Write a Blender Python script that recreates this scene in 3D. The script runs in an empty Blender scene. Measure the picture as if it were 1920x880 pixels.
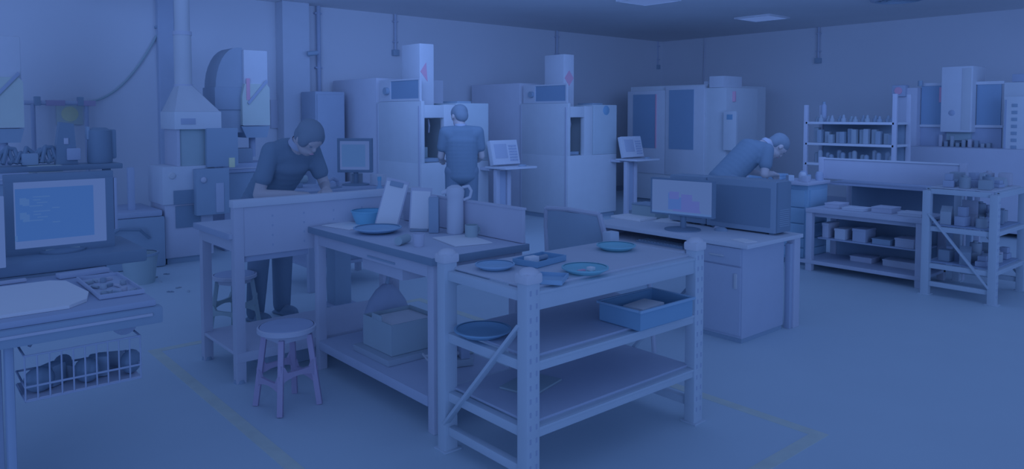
import bpy, bmesh, math, random
from mathutils import Vector, Matrix, Euler
random.seed(7)
R = math.radians
C = bpy.context.scene.collection
SC = bpy.context.scene

# ------------------------------------------------------------------ camera
F = 1387.0; CX = 960.0; CY = 284.0; EYE = 1.5; PITCH = R(2.86); YAW = math.atan2(.653, .757)
camd = bpy.data.cameras.new('camera'); cam = bpy.data.objects.new('camera', camd); C.objects.link(cam)
camd.sensor_width = 36; camd.lens = F/1920*36; camd.shift_y = (CY-440)/1920; camd.clip_start = .05
cam.location = (0, 0, EYE); cam.rotation_euler = (R(90)-PITCH, 0, -YAW)
SC.camera = cam
FW = Vector((math.sin(YAW)*math.cos(PITCH), math.cos(YAW)*math.cos(PITCH), -math.sin(PITCH)))
RT = Vector((math.cos(YAW), -math.sin(YAW), 0)); UP = RT.cross(FW)
def ray(px, py): return FW + RT*((px-CX)/F) + UP*((CY-py)/F)
def pz(px, py, z):            # floor-plan point seen at a pixel, on the level z
    d = ray(px, py); t = (z-EYE)/d.z; return d.x*t, d.y*t
def py_(px, py, y):           # x, z on a wall y = const
    d = ray(px, py); t = y/d.y; return d.x*t, EYE+d.z*t
def px_(px, py, x):           # y, z on a wall x = const
    d = ray(px, py); t = x/d.x; return d.y*t, EYE+d.z*t

# ------------------------------------------------------------------ light
def lin(c):
    c = c/255.0
    return c/12.92 if c <= .04045 else ((c+.055)/1.055)**2.4
REF = (78, 106, 164)                                  # whitest paint under the blue veil, which lamp and base colours carry
LREF = [lin(v) for v in REF]
GAIN = (1.03, .985, .925)
WORLD = 1.22
w = bpy.data.worlds.new('world'); SC.world = w; w.use_nodes = True
bg = w.node_tree.nodes['Background']
# added even ambient fill, entering where walls are left unbuilt; slightly weaker overhead
_nt = w.node_tree; _tc = _nt.nodes.new('ShaderNodeTexCoord'); _sx = _nt.nodes.new('ShaderNodeSeparateXYZ'); _cr = _nt.nodes.new('ShaderNodeValToRGB')
_mr = _nt.nodes.new('ShaderNodeMapRange'); _mr.inputs['From Min'].default_value = -1; _mr.inputs['From Max'].default_value = 1
_nt.links.new(_tc.outputs['Generated'], _sx.inputs[0]); _nt.links.new(_sx.outputs['Z'], _mr.inputs['Value']); _nt.links.new(_mr.outputs['Result'], _cr.inputs['Fac'])
_k = [(0.0, 1.0), (0.35, 1.0), (0.5, 1.0), (0.62, 1.0), (0.8, 1.0), (1.0, .95)]
_cr.color_ramp.elements[0].position = 0; _cr.color_ramp.elements[1].position = 1
for p_, v_ in _k[1:-1]: _cr.color_ramp.elements.new(p_)
for e_, (p_, v_) in zip(_cr.color_ramp.elements, _k): e_.position = p_; e_.color = (LREF[0]*GAIN[0]*v_, LREF[1]*GAIN[1]*v_, LREF[2]*GAIN[2]*v_, 1)
_nt.links.new(_cr.outputs['Color'], bg.inputs[0]); bg.inputs[1].default_value = WORLD
def area(name, loc, sx, sy, strength):
    l = bpy.data.lights.new(name, 'AREA'); l.shape = 'RECTANGLE'; l.size = sx; l.size_y = sy
    l.color = tuple(v*g/max(LREF) for v, g in zip(LREF, GAIN)); l.energy = strength*sx*sy*math.pi*max(LREF)
    o = bpy.data.objects.new(name, l); C.objects.link(o); o.location = loc
    return o
def sun_fill(name, yaw_off, elev, k, ang):
    l = bpy.data.lights.new(name, 'SUN'); l.color = tuple(v*g/max(LREF) for v, g in zip(LREF, GAIN)); l.energy = k*math.pi*max(LREF); l.angle = R(ang)
    o = bpy.data.objects.new(name, l); C.objects.link(o); o.location = (0, 0, 6); o.rotation_euler = (R(90)-R(elev), 0, -YAW+R(yaw_off)); return o
# added fill suns from behind the camera: one frontal, one shining upward from below
sun_fill('front_sun_fill', 2, 8, .33, 26)
sun_fill('low_sun_fill', 0, -14, .20, 24)
o = area('middle_fill', (5.4, 5.1, 2.6), 6.5, 1.4, 1.7); o.rotation_euler = (R(78), 0, -YAW-R(6))  # added lamp out of view, brightens the machines and walls at the back
o = area('ceiling_fill', (4.9, 4.0, 2.35), 6.0, 1.0, 6.0); o.rotation_euler = (R(106), 0, -YAW-R(4))  # added unseen lamp that lifts the ceiling
SC.view_settings.view_transform = 'Standard'; SC.view_settings.look = 'None'
SC.view_settings.exposure = 0; SC.view_settings.gamma = 1; SC.view_settings.use_curve_mapping = False

# ------------------------------------------------------------------ materials
MATS = {}
def mat(name, rgb, rough=.6, var=.04, scale=6.0, spec=.15, bump=0):
    if name in MATS: return MATS[name]
    m = bpy.data.materials.new(name); m.use_nodes = True; nt = m.node_tree; b = nt.nodes['Principled BSDF']
    base = [min(.97, .93*lin(rgb[i])/LREF[i]) for i in range(3)]
    n = nt.nodes.new('ShaderNodeTexNoise'); n.inputs['Scale'].default_value = scale; n.inputs['Detail'].default_value = 4
    tc = nt.nodes.new('ShaderNodeTexCoord'); nt.links.new(tc.outputs['Object'], n.inputs['Vector'])
    r = nt.nodes.new('ShaderNodeMapRange'); r.inputs['To Min'].default_value = 1-var; r.inputs['To Max'].default_value = 1+var
    nt.links.new(n.outputs['Fac'], r.inputs['Value'])
    mx = nt.nodes.new('ShaderNodeMix'); mx.data_type = 'RGBA'; mx.blend_type = 'MULTIPLY'; mx.inputs['Factor'].default_value = 1
    mx.inputs[6].default_value = (*base, 1); nt.links.new(r.outputs['Result'], mx.inputs[7]); nt.links.new(mx.outputs[2], b.inputs['Base Color'])
    b.inputs['Roughness'].default_value = rough; b.inputs['Specular IOR Level'].default_value = spec
    if bump:
        bp = nt.nodes.new('ShaderNodeBump'); bp.inputs['Strength'].default_value = bump; bp.inputs['Distance'].default_value = .01
        nt.links.new(n.outputs['Fac'], bp.inputs['Height']); nt.links.new(bp.outputs['Normal'], b.inputs['Normal'])
    MATS[name] = m; return m
def glow(name, rgb, k=1.0):
    m = bpy.data.materials.new(name); m.use_nodes = True; b = m.node_tree.nodes['Principled BSDF']
    b.inputs['Base Color'].default_value = (.02, .02, .02, 1); b.inputs['Specular IOR Level'].default_value = .05
    b.inputs['Emission Color'].default_value = (*[lin(v) for v in rgb], 1); b.inputs['Emission Strength'].default_value = k
    return m
WALL = mat('painted_wall', (72, 99, 157), .8, .03, 1.2)
CEIL = mat('ceiling_paint', (74, 101, 158), .9, .04, 1.5)
FLOOR = mat('epoxy_floor', (65, 96, 153), .5, .03, 2.5, .2)
TRIM = mat('trim_paint', (60, 86, 144), .7)
WHITE = mat('white_paint', (71, 98, 156), .5)
CREAM = mat('cream_machine_paint', (72, 100, 157), .5)
PALE = mat('pale_grey_paint', (66, 91, 149), .5)
MID = mat('mid_grey_paint', (62, 88, 147), .6)
SIDE = mat('machine_side_paint', (70, 96, 155), .6)
BLUEF = mat('pale_blue_rack_paint', (65, 94, 151), .5)
PAPER = mat('paper', (80, 107, 164), .9, .02)
DARK = mat('dark_paint', (51, 79, 134), .5)
BLACK = mat('black_plastic', (42, 68, 119), .5)
SLATE = mat('slate_board', (58, 84, 143), .6)
TOPD = mat('dark_bench_top', (64, 90, 148), .45)
SHELFB = mat('worn_steel_shelf', (62, 88, 147), .5, .05, 4)
SHELFD = mat('dark_shelf_board', (53, 80, 140), .5, .08, 4)
GREEN = mat('grey_green_metal', (56, 85, 134), .6)
CARD = mat('brown_cardboard', (56, 84, 134), .8)
BASIN = mat('bright_blue_plastic', (42, 88, 152), .4)
TEAL = mat('teal_plastic', (46, 91, 148), .4)
BIN = mat('deep_blue_plastic', (44, 80, 142), .4)
PBLUE = mat('mid_blue_plastic', (52, 87, 150), .4)
SKIN = mat('skin', (67, 87, 135), .6)
SHIRT = mat('navy_shirt_cloth', (41, 67, 117), .9)
HAIR = mat('black_hair', (44, 68, 116), .95)
JEANS = mat('dark_trouser_cloth', (41, 66, 116), .9)
RED = mat('dull_red_marking', (77, 79, 136), .6)
DRED = mat('dark_red_wood', (62, 78, 138), .6)
YEL = mat('yellow_poster', (76, 104, 132), .7)
TAPE = mat('yellow_floor_paint', (70, 98, 142), .7, .12, 9)
OLIVE = mat('yellow_green_paint', (68, 97, 144), .6)
GLASSD = mat('dark_machine_window', (46, 76, 135), .3, .03, 3, .3)
DECK = mat('pale_deck_board', (67, 93, 149), .5)
STEEL = mat('galvanised_steel', (68, 94, 148), .5, .06, 3, .15)
CLOTHC = mat('chair_fabric', (58, 88, 145), .9)
CLUT = [mat('clutter_a', (54, 80, 130)), mat('clutter_b', (60, 87, 140)), mat('clutter_c', (50, 76, 128)), mat('clutter_d', (66, 90, 146)), mat('clutter_e', (56, 82, 134))]

# ------------------------------------------------------------------ builders
class MB:
    def __init__(s): s.bm = bmesh.new()
    def tray(s, x0, x1, y0, y1, z0, z1, th=.006, fl=.006):      # open box in one clean shell
        t = bmesh.new()
        def ring(a, z): return [t.verts.new(p) for p in ((x0+a, y0+a, z), (x1-a, y0+a, z), (x1-a, y1-a, z), (x0+a, y1-a, z))]
        r = [ring(th*.6, z0), ring(0, z0+th*.6), ring(0, z1), ring(th, z1), ring(th, z0+fl)]
        t.faces.new(r[0][::-1]); t.faces.new(r[4])
        for a, b in zip(r[:-1], r[1:]):
            for i in range(4): t.faces.new((a[i], a[(i+1) % 4], b[(i+1) % 4], b[i]))
        bmesh.ops.recalc_face_normals(t, faces=t.faces)
        return s._add(t)
    def _add(s, tmp, mx=None):
        if mx is not None: bmesh.ops.transform(tmp, matrix=mx, verts=tmp.verts)
        me = bpy.data.meshes.new('t'); tmp.to_mesh(me); tmp.free(); s.bm.from_mesh(me); bpy.data.meshes.remove(me); return s
    def box(s, x0, x1, y0, y1, z0, z1, bev=.004, mx=None):
        t = bmesh.new(); bmesh.ops.create_cube(t, size=1)
        sx, sy, sz = x1-x0, y1-y0, z1-z0
        bmesh.ops.scale(t, vec=(sx, sy, sz), verts=t.verts)
        bmesh.ops.translate(t, vec=((x0+x1)/2, (y0+y1)/2, (z0+z1)/2), verts=t.verts)
        bv = min(bev, .3*min(abs(sx), abs(sy), abs(sz)))
        if bv > .0008: bmesh.ops.bevel(t, geom=t.edges[:], offset=bv, segments=2, profile=.6, affect='EDGES')
        return s._add(t, mx)
    def cyl(s, p, q, r, r2=None, seg=16, caps=True):
        p, q = Vector(p), Vector(q); d = q-p; L = d.length; t = bmesh.new()
        bmesh.ops.create_cone(t, segments=seg, radius1=r, radius2=r if r2 is None else r2, depth=L, cap_ends=caps)
        return s._add(t, Matrix.Translation((p+q)/2) @ d.to_track_quat('Z', 'Y').to_matrix().to_4x4())
    def tube(s, pts, r, seg=8):
        for a, b in zip(pts[:-1], pts[1:]): s.cyl(a, b, r, seg=seg)
        for a in pts[1:-1]: s.ball(a, r, seg=seg)
        return s
    def bar(s, p, q, w, h, roll=0):   # rectangular bar between two points
        p, q = Vector(p), Vector(q); d = q-p
        m = Matrix.Translation((p+q)/2) @ d.to_track_quat('X', 'Z').to_matrix().to_4x4() @ Matrix.Rotation(roll, 4, 'X')
        return s.box(-d.length/2, d.length/2, -w/2, w/2, -h/2, h/2, .003, m)
    def ball(s, c, r, sc=(1, 1, 1), seg=16, mx=None):
        t = bmesh.new(); bmesh.ops.create_uvsphere(t, u_segments=seg, v_segments=max(6, seg//2+2), radius=1)
        m = Matrix.Translation(c) @ (mx if mx is not None else Matrix.Identity(4)) @ Matrix.Diagonal((r*sc[0], r*sc[1], r*sc[2], 1))
        return s._add(t, m)
    def lathe(s, prof, c=(0, 0, 0), seg=28, mx=None):
        t = bmesh.new(); rings = []
        for r, z in prof:
            rings.append([t.verts.new((max(r, 1e-4)*math.cos(2*math.pi*i/seg), max(r, 1e-4)*math.sin(2*math.pi*i/seg), z)) for i in range(seg)])
        for a, b in zip(rings[:-1], rings[1:]):
            for i in range(seg): t.faces.new((a[i], a[(i+1) % seg], b[(i+1) % seg], b[i]))
        bmesh.ops.recalc_face_normals(t, faces=t.faces)
        return s._add(t, Matrix.Translation(c) @ (mx if mx is not None else Matrix.Identity(4)))
    def prism(s, pts, a, b, axis='y', mx=None):  # outline extruded a..b along axis
        t = bmesh.new()
        def P(u, v, k): return {'y': (u, k, v), 'x': (k, u, v), 'z': (u, v, k)}[axis]
        lo = [t.verts.new(P(u, v, a)) for u, v in pts]; hi = [t.verts.new(P(u, v, b)) for u, v in pts]
        t.faces.new(lo); t.faces.new(hi[::-1]); n = len(pts)
        for i in range(n): t.faces.new((lo[i], hi[i], hi[(i+1) % n], lo[(i+1) % n]))
        bmesh.ops.recalc_face_normals(t, faces=t.faces)
        return s._add(t, mx)
    def to(s, name, m, parent=None, loc=None, smooth=True, rz=0):
        me = bpy.data.meshes.new(name); s.bm.to_mesh(me); s.bm.free()
        if smooth:
            me.polygons.foreach_set('use_smooth', [True]*len(me.polygons))
            try: me.set_sharp_from_angle(angle=R(38))
            except Exception: pass
        me.materials.append(m); o = bpy.data.objects.new(name, me); C.objects.link(o)
        if parent: o.parent = parent
        if loc: o.location = loc
        o.rotation_euler.z = rz
        return o
def tag(o, label, cat, group=None, kind=None):
    o['label'] = label; o['category'] = cat
    if group: o['group'] = group
    if kind: o['kind'] = kind
    return o
def T(name, label, cat, loc=(0, 0, 0), rz=0, group=None):
    o = bpy.data.objects.new(name, None); C.objects.link(o); o.location = loc; o.rotation_euler.z = rz
    return tag(o, label, cat, group)
def dup(o, loc=None, rz=None, label=None, parent=None):
    c = o.copy(); C.objects.link(c)
    if parent: c.parent = parent
    for ch in list(o.children): dup(ch, parent=c)
    if loc is not None: c.location = loc
    if rz is not None: c.rotation_euler.z = rz
    if label: c['label'] = label
    return c
def struct(name, mb, m):
    o = mb.to(name, m, smooth=False); o['kind'] = 'structure'; return o

# ================================================================== SETTING
struct('floor', MB().box(-1.6, 12.4, -1.5, 9.63, -.1, 0, 0), FLOOR)
struct('ceiling', MB().prism([(1.0, 9.78), (1.0, 9.4), (12.55, -.4), (12.55, 9.78)], 3.0, 3.1, 'z'), CEIL)
struct('wall_back', MB().box(-1.6, 12.55, 9.63, 9.78, -.1, 3.0, 0), WALL)
struct('wall_right', MB().box(12.4, 12.55, -1.5, 9.63, -.1, 3.0, 0), WALL)
struct('baseboard_back', MB().box(-1.6, 12.4, 9.615, 9.63, 0, .1, 0), TRIM)
struct('baseboard_right', MB().box(12.385, 12.4, -1.5, 9.615, 0, .1, 0), TRIM)
X = lambda px: py_(px, 60, 9.63)[0]
struct('column_1', MB().box(4.12, 4.50, 9.40, 9.63, 0, 3.0, .01), mat('pier_paint', (67, 94, 152), .8))
struct('column_2', MB().box(X(292), X(322), 9.53, 9.63, 0, 3.0, .01), mat('pier_paint_b', (61, 88, 147), .8))

# ceiling panels
def ceil_light(x, y, label):
    t = T('ceiling_light', label, 'ceiling light', (x, y, 3.0), group='square ceiling panel lights')
    f = MB(); 
    for a in (-1, 1):
        f.box(-.30, .30, a*.29-.01, a*.29+.01, -.025, 0, .002); f.box(a*.29-.01, a*.29+.01, -.28, .28, -.025, 0, .002)
    f.to('frame', WHITE, t); MB().box(-.28, .28, -.28, .28, -.018, -.001, .002).to('diffuser', PANEL, t)
PANEL = glow('lit_panel', (78, 106, 166), 1.0)
ceil_light(10.45, 6.2, 'square ceiling panel light fully in view above the machines on the right')
ceil_light(7.72, 6.22, 'square ceiling panel light cut by the top edge of the photo')
t = T('air_diffuser', 'round dark air diffuser in the ceiling at the top edge, right side', 'air vent', (10.1, 4.05, 3.0))
MB().lathe([(.33, 0), (.33, -.02), (.27, -.03)]).to('rim', MID, t)
g = MB()
for r in (.24, .17, .10): g.lathe([(r, -.005), (r+.03, -.035), (r+.035, -.03), (r+.005, 0)])
g.cyl((0, 0, 0), (0, 0, -.03), .05); g.to('louvre', DARK, t)

# conduit drops on the walls
def conduit(loc, L, label, w=.05):
    x, y, z = loc; wall_right = x > 12
    t = T('conduit_drop', label, 'conduit', loc, -R(90) if wall_right else 0, 'conduits dropping from the ceiling')
    MB().cyl((0, -.035, 0), (0, -.035, -L), .022, seg=10).to('pipe', MID, t)
    MB().box(-.05, .05, -.07, 0, -L-.07, -L+.02, .006).to('outlet_box', DARK, t)
    c = MB()
    for k in (.2, .75): c.box(-.04, .04, -.058, 0, -L*k-.01, -L*k+.01, .002)
    c.to('clip', MID, t)
conduit((X(739), 9.63, 3.0), .55, 'short conduit dropping from the ceiling above the nearest machining centre')
conduit((X(1042), 9.63, 3.0), .55, 'short conduit dropping from the ceiling above the second machining centre')
conduit((12.30, 9.63-.0, 3.0), .5, 'conduit dropping down the corner where the two walls meet')
conduit((12.4, px_(1537, 60, 12.4)[0], 3.0), .55, 'single conduit with dark end box on the right wall')
t = T('wall_cable', 'thin pale cable hanging down the wall right of the corner', 'cable', (12.4, px_(1323, 60, 12.4)[0], 3.0))
MB().tube([(-.02, 0, 0), (-.02, .02, -.7), (-.02, -.03, -1.5), (-.02, 0, -2.4)], .012).to('cord', PALE, t)

# floor marking
def tape_line(x0, x1, y0, y1, label):
    o = MB().box(x0, x1, y0, y1, 0, .0015, 0).to('floor_tape', TAPE); tag(o, label, 'floor marking', 'yellow floor lines')
tape_line(1.27, 1.335, 1.6, 4.95, 'yellow floor line running forward left of the red-legged stool')
tape_line(1.27, 3.34, 4.95, 5.015, 'yellow floor line crossing behind the left workbench')
tape_line(3.275, 3.34, 1.6, 4.95, 'yellow floor line on the right behind the near rack')
tape_line(1.335, 3.275, 1.6, 1.665, 'yellow floor line in the foreground at bottom right')

# pipes on the back wall, left
def wall_pipe(px, r, label, name='wall_pipe', m=MID, z0=0.9):
    x = X(px); t = T(name, label, 'pipe', (x, 9.63, z0), group='pipes running up the back wall')
    MB().cyl((0, -r-.02, 0), (0, -r-.02, 3.0-z0), r, seg=14).to('pipe', m, t)
    c = MB()
    for k in (.35, 1.1, 1.8): c.box(-r-.02, r+.02, -r-.03, 0, k-.012, k+.012, .002)
    c.to('clamp', m, t)
wall_pipe(297, .028, 'thin dark pipe up the back wall, left of the shiny duct', m=DARK, z0=2.2)
wall_pipe(322, .035, 'pale pipe up the back wall just left of the shiny duct', z0=1.0)
wall_pipe(594, .03, 'thin dark pipe beside the right edge of the wall pier', m=SLATE, z0=1.8)

# ------------------------------------------------------------------ racks
def rack(name, label, x0, y0, x1, y1, levels, caps, grp, dk=SHELFB, flip=False):
    """light duty bolted rack; long side along x"""
    t = T(name, label, 'rack', (x0, y0, 0), group=grp); L = x1-x0; W = y1-y0; H = .90; pw = .07
    for ix in (0, 1):
        for iy in (0, 1):
            cx, cy = ix*L, iy*W; p = MB(); sx = 1 if ix == 0 else -1; sy = 1 if iy == 0 else -1
            # folded upright: outer channel plus lips and slots down its face
            p.box(cx-.035, cx+.035, cy-.03, cy+.03, 0, H-.03, .008)
            p.to('upright', BLUEF, t)
            s_ = MB()
            for k in range(15):
                z = .07+k*.053
                for dx in (-.016, .016): s_.box(cx+dx-.004, cx+dx+.004, cy-sy*.0305-.001, cy-sy*.0305+.001, z-.010, z+.010, 0)
            s_.to('slot_pattern', SLATE, t)
            f = MB().box(cx-.045, cx+.045, cy-.045, cy+.045, 0, .008, .002); f.to('foot_plate', BLUEF, t)
            if (ix, iy) in caps:
                k = MB(); k.box(cx-.043, cx+.043, cy-.038, cy+.038, H-.055, H-.012, .012)
                k.ball((cx, cy, H-.018), .042, (1.04, .92, .62), 24); k.to('post_cap', mat('rubber_cap', (72, 98, 155), .7), t)
    for zt, h in levels:                     # beams along the length, and the deck they carry
        for iy in (0, 1):
            cy = iy*W; sy = -1 if iy == 0 else 1
            b = MB().box(.035, L-.035, cy-.022, cy+.022, zt-h, zt, .006); b.box(.035, L-.035, cy+sy*.0, cy+sy*.027, zt-.014, zt-.002, .002)
            b.to('beam', BLUEF, t)
        for ix in (0, 1):
            MB().box(ix*L-.018, ix*L+.018, .03, W-.03, zt-.045, zt-.004, .004).to('side_beam', BLUEF, t)
        MB().box(.02, L-.02, .012, W-.012, zt-.001, zt+.010, .002).to('shelf_deck', (DECK if zt > .7 else dk), t)
    for ix in (0, 1):
        MB().box(ix*L-.018, ix*L+.018, .03, W-.03, .075, .115, .006).to('foot_rail', BLUEF, t)
        a, b = (.02, W-.02) if flip else (W-.02, .02)
        MB().bar((ix*L-.0 + (-.025 if ix == 0 else .025), a, .13), (ix*L+(-.025 if ix == 0 else .025), b, .68), .014, .036, R(90)).to('brace', BLUEF, t)
    return t
rack('storage_rack', 'pale blue steel rack with rounded post caps in the foreground, blue trays on top', 1.905, 2.11, 2.99, 2.65,
     [(.815, .078), (.54, .045), (.275, .045)], {(0, 0), (0, 1), (1, 0)}, 'pale blue bolted racks', SHELFB)
rack('storage_rack', 'pale blue steel rack at the right edge loaded with dark parts', 6.62, 1.89, 7.34, 2.38,
     [(.89, .05), (.58, .04), (.27, .04)], set(), 'pale blue bolted racks', SHELFD, True)

# ------------------------------------------------------------------ benches
def bench_mid():
    t = T('workbench', 'long pale workbench with dark-edged top, carrying clipboards and white jug', 'workbench', (1.935, 2.80, 0)); W = .55; L = 1.22; H = .84
    MB().box(-.02, W+.02, -.02, L+.02, H-.006, H, .002).box(-.01, W+.01, -.01, L+.01, H-.03, H-.006, 0).to('tabletop', TOPD, t)
    MB().box(-.026, W+.026, -.026, -.018, H-.034, H+.001, .001).box(-.026, -.018, -.02, L+.026, H-.034, H+.001, .001).box(W+.018, W+.026, -.02, L+.026, H-.034, H+.001, .001).to('edge_band', mat('dark_edging', (43, 69, 120), .5), t)
    for ix in (0, 1):
        for iy in (0, 1):
            MB().box(ix*(W-.05), ix*(W-.05)+.05, iy*(L-.05), iy*(L-.05)+.05, .0, H-.03, .004).to('leg', PALE, t)
    MB().box(0, .03, .05, L-.05, H-.10, H-.032, .003).to('apron', PALE, t); MB().box(W-.03, W, .05, L-.05, H-.10, H-.032, .003).to('apron', PALE, t)
    MB().box(.05, W-.05, 0, .03, H-.10, H-.032, .003).to('apron', PALE, t)
    d = MB().box(.035, W-.1, .32, .72, H-.17, H-.035, .004).to('drawer_box', PALE, t)
    MB().box(-.004, -.0005, .33, .60, H-.085, H-.075, 0).to('slot', DARK, t)
    MB().box(.003, W-.003, .03, L-.03, .155, .175, .003).to('lower_shelf', SHELFB, t)
    MB().box(-.004, .004, .05, L-.05, .125, .175, .002).to('shelf_lip', MID, t)
    # rear upstand board
    b = MB().box(W-.0, W+.022, -.0, L-.10, H+.002, H+.175, .004); b.box(W-.004, W+.026, -.004, L-.10, H+.172, H+.184, .002)
    b.to('back_board', PALE, t)
bench_mid()
def bench_left():
    t = T('workbench', 'pale workbench on the left with perforated board facing the camera, worker behind', 'workbench', (1.48, 4.05, 0)); W = .58; L = 1.30; H = .84
    MB().box(-.02, L, .03, W+.03, H-.03, H, .003).to('tabletop', TOPD, t)
    MB().box(-.026, -.018, .03, W+.03, H-.032, H+.001, .001).box(-.02, L, W+.028, W+.034, H-.032, H+.001, .001).to('edge_band', SLATE, t)
    for ix in (0, 1):
        for iy in (0, 1):
            if (ix, iy) == (1, 0): continue
            MB().box(ix*(L-.05), ix*(L-.05)+.055, iy*(W-.05), iy*(W-.05)+.055, .0, H-.03 if iy or ix else 1.02, .004).to('leg', PALE, t)
            MB().cyl((ix*(L-.05)+.027, iy*(W-.05)+.027, 0), (ix*(L-.05)+.027, iy*(W-.05)+.027, .02), .034, .03).to('foot_pad', DARK, t)
    MB().box(.05, L, W-.02, W, H-.10, H-.032, .003).to('apron', PALE, t); MB().box(0, .02, .05, W-.05, H-.10, H-.032, .003).to('apron', PALE, t)
    b = MB().box(.05, 1.20, .005, .025, H-.13, H+.15, .003); b.to('front_board', PALE, t)
    MB().box(-.005, 1.22, -.006, .06, H+.145, H+.187, .004).to('board_cap', WHITE, t)
    MB().box(.055, .44, .02, .045, H-.165, H-.13, .003).to('board_foot', SLATE, t)
    h = MB()
    for i in range(6):
        for k in range(4):
            h.box(.22+i*.19-.004, .22+i*.19+.004, .0035, .0055, H-.08+k*.055-.006, H-.08+k*.055+.006, 0)
    h.to('hole_pattern', SLATE, t)
    MB().box(.003, L-.003, .003, W-.003, .155, .175, .003).to('lower_shelf', PALE, t)
    MB().box(.004, L-.004, -.004, .006, .12, .174, .002).to('shelf_lip', PALE, t)
bench_left()
t = T('storage_box', 'dark box standing on the floor under the left workbench behind the stool', 'box', (1.98, 4.30, 0))
MB().box(-.27, .27, -.12, .12, 0, .105, .006).to('body', DARK, t); MB().box(-.275, .275, -.125, .125, .105, .115, .003).to('lid', GREEN, t)

# rear back bench behind the worker with a monitor
def back_bench():
    x0 = pz(596, 345, .88)[0]
    t = T('workbench', 'cluttered bench behind the bent worker, carrying the small square monitor', 'workbench', (2.72, 5.75, 0)); H = .86; L = .80; W = .6
    MB().box(0, L, 0, W, H-.03, H, .004).to('tabletop', SLATE, t)
    for ix in (0, 1):
        for iy in (0, 1): MB().box(ix*(L-.05), ix*(L-.05)+.05, iy*(W-.05), iy*(W-.05)+.05, 0, H-.03, .004).to('leg', MID, t)
    MB().box(.02, L-.02, .02, W-.02, .2, .22, .003).to('lower_shelf', SLATE, t)
    MB().box(.3, .62, .06, .5, .22, .52, .006).to('cabinet', DARK, t)
back_bench()

# ------------------------------------------------------------------ computer desk
def desk():
    t = T('computer_desk', 'white computer desk with keyboard tray and cabinet carrying a monitor and black tower', 'desk', (4.22, 2.60, 0)); W = .72; L = 1.36; H = .66
    MB().box(-.0, W, -.02, L, H-.028, H, .005).to('desktop', WHITE, t)
    MB().box(.03, .55, .03, .40, .03, H-.028, .004).to('cabinet', MID, t)
    d = MB().box(.018, .031, .04, .39, .05, H-.16, .003).to('door', MID, t); MB().box(.004, .018, .06, .08, .36, .46, .003).to('handle', STEEL, d)
    d = MB().box(.018, .031, .04, .39, H-.15, H-.035, .003).to('drawer', MID, t); MB().box(.006, .018, .16, .27, H-.10, H-.09, .002).to('handle', STEEL, d)
    MB().box(.035, .54, .035, .395, 0, .03, 0).to('plinth', DARK, t)
    MB().box(.62, .70, -.01, .05, 0, H-.028, .004).to('side_leg', PALE, t)
    MB().box(.58, .62, .0, .04, 0, H-.06, .003).to('rear_panel', SLATE, t)
    MB().box(.02, .70, L-.05, L-.02, 0, H-.028, .004).to('end_panel', PALE, t)
    MB().box(-.05, .38, .47, L-.08, H-.125, H-.105, .004).to('keyboard_tray', WHITE, t)
    MB().box(.40, .42, .41, L-.05, H-.24, H-.028, .003).to('modesty_panel', SLATE, t)
    for y in (.44, L-.075): MB().box(.0, .38, y, y+.012, H-.125, H-.028, .002).to('tray_runner', SLATE, t)
desk()
t = T('keyboard', 'black keyboard lying on the keyboard tray of the white desk', 'keyboard', (4.33, 3.32, .555))
MB().box(-.07, .07, -.21, .21, 0, .014, .004).to('case', BLACK, t)
k = MB()
for i in range(5):
    for j in range(14): k.box(-.062+i*.024, -.042+i*.024, -.20+j*.0285, -.177+j*.0285, .014, .019, .001)
k.to('keys', DARK, t)
def monitor(name, label, loc, rz, w, h, base_h, bez, m_body, imgfn, tilt=0, foot=.13):
    t = T(name, label, 'monitor', loc, rz)           # faces -y locally
    z0 = base_h
    b = MB()
    b.box(-w/2-bez, w/2+bez, 0, .045, z0-bez, z0, .004).box(-w/2-bez, w/2+bez, 0, .045, z0+h, z0+h+bez, .004)
    b.box(-w/2-bez+.001, -w/2, .0005, .044, z0-.002, z0+h+.002, .0).box(w/2, w/2+bez-.001, .0005, .044, z0-.002, z0+h+.002, .0)
    b.box(-w/2-bez*.6, w/2+bez*.6, .02, .06, z0-bez*.6, z0+h+bez*.6, .012)
    b.to('housing', m_body, t)
    s = MB().box(-w/2, w/2, .006, .02, z0, z0+h, 0).to('screen', imgfn['base'], t)
    for rects, m in imgfn['layers']:
        q = MB()
        for (a, b_, c, d, lift) in rects: q.box(-w/2+a*w, -w/2+b_*w, .006-lift, .0065, z0+c*h, z0+d*h, 0)
        q.to('screen_image', m, s)
    MB().cyl((0, .04, .01), (0, .04, z0+.02), .022).to('stand', m_body, t)
    MB().lathe([(0, 0), (foot, 0), (foot, .008), (.03, .018), (0, .018)], (0, .03, 0)).to('stand_foot', m_body, t)
    return t
CADBG = glow('cad_screen_glow', (74, 101, 157)); CADB = glow('cad_blue', (62, 94, 162)); CADP = glow('cad_purple', (74, 91, 160)); CADT = glow('cad_taskbar', (70, 104, 164))
monitor('computer_monitor', 'wide monitor on the white desk showing a blue and purple part drawing', (4.41, 3.24, .66), R(-90)+R(8), .48, .245, .115, .012, BLACK,
        {'base': CADBG, 'layers': [([(.28, .42, .12, .62, .0008), (.42, .5, .1, .5, .0008)], CADB), ([(.30, .46, .44, .66, .0012), (.5, .68, .14, .6, .0008), (.66, .8, .12, .42, .0008), (.36, .82, .08, .14, .001)], CADP), ([(0, 1, 0, .06, .0008)], CADT)]})
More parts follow.
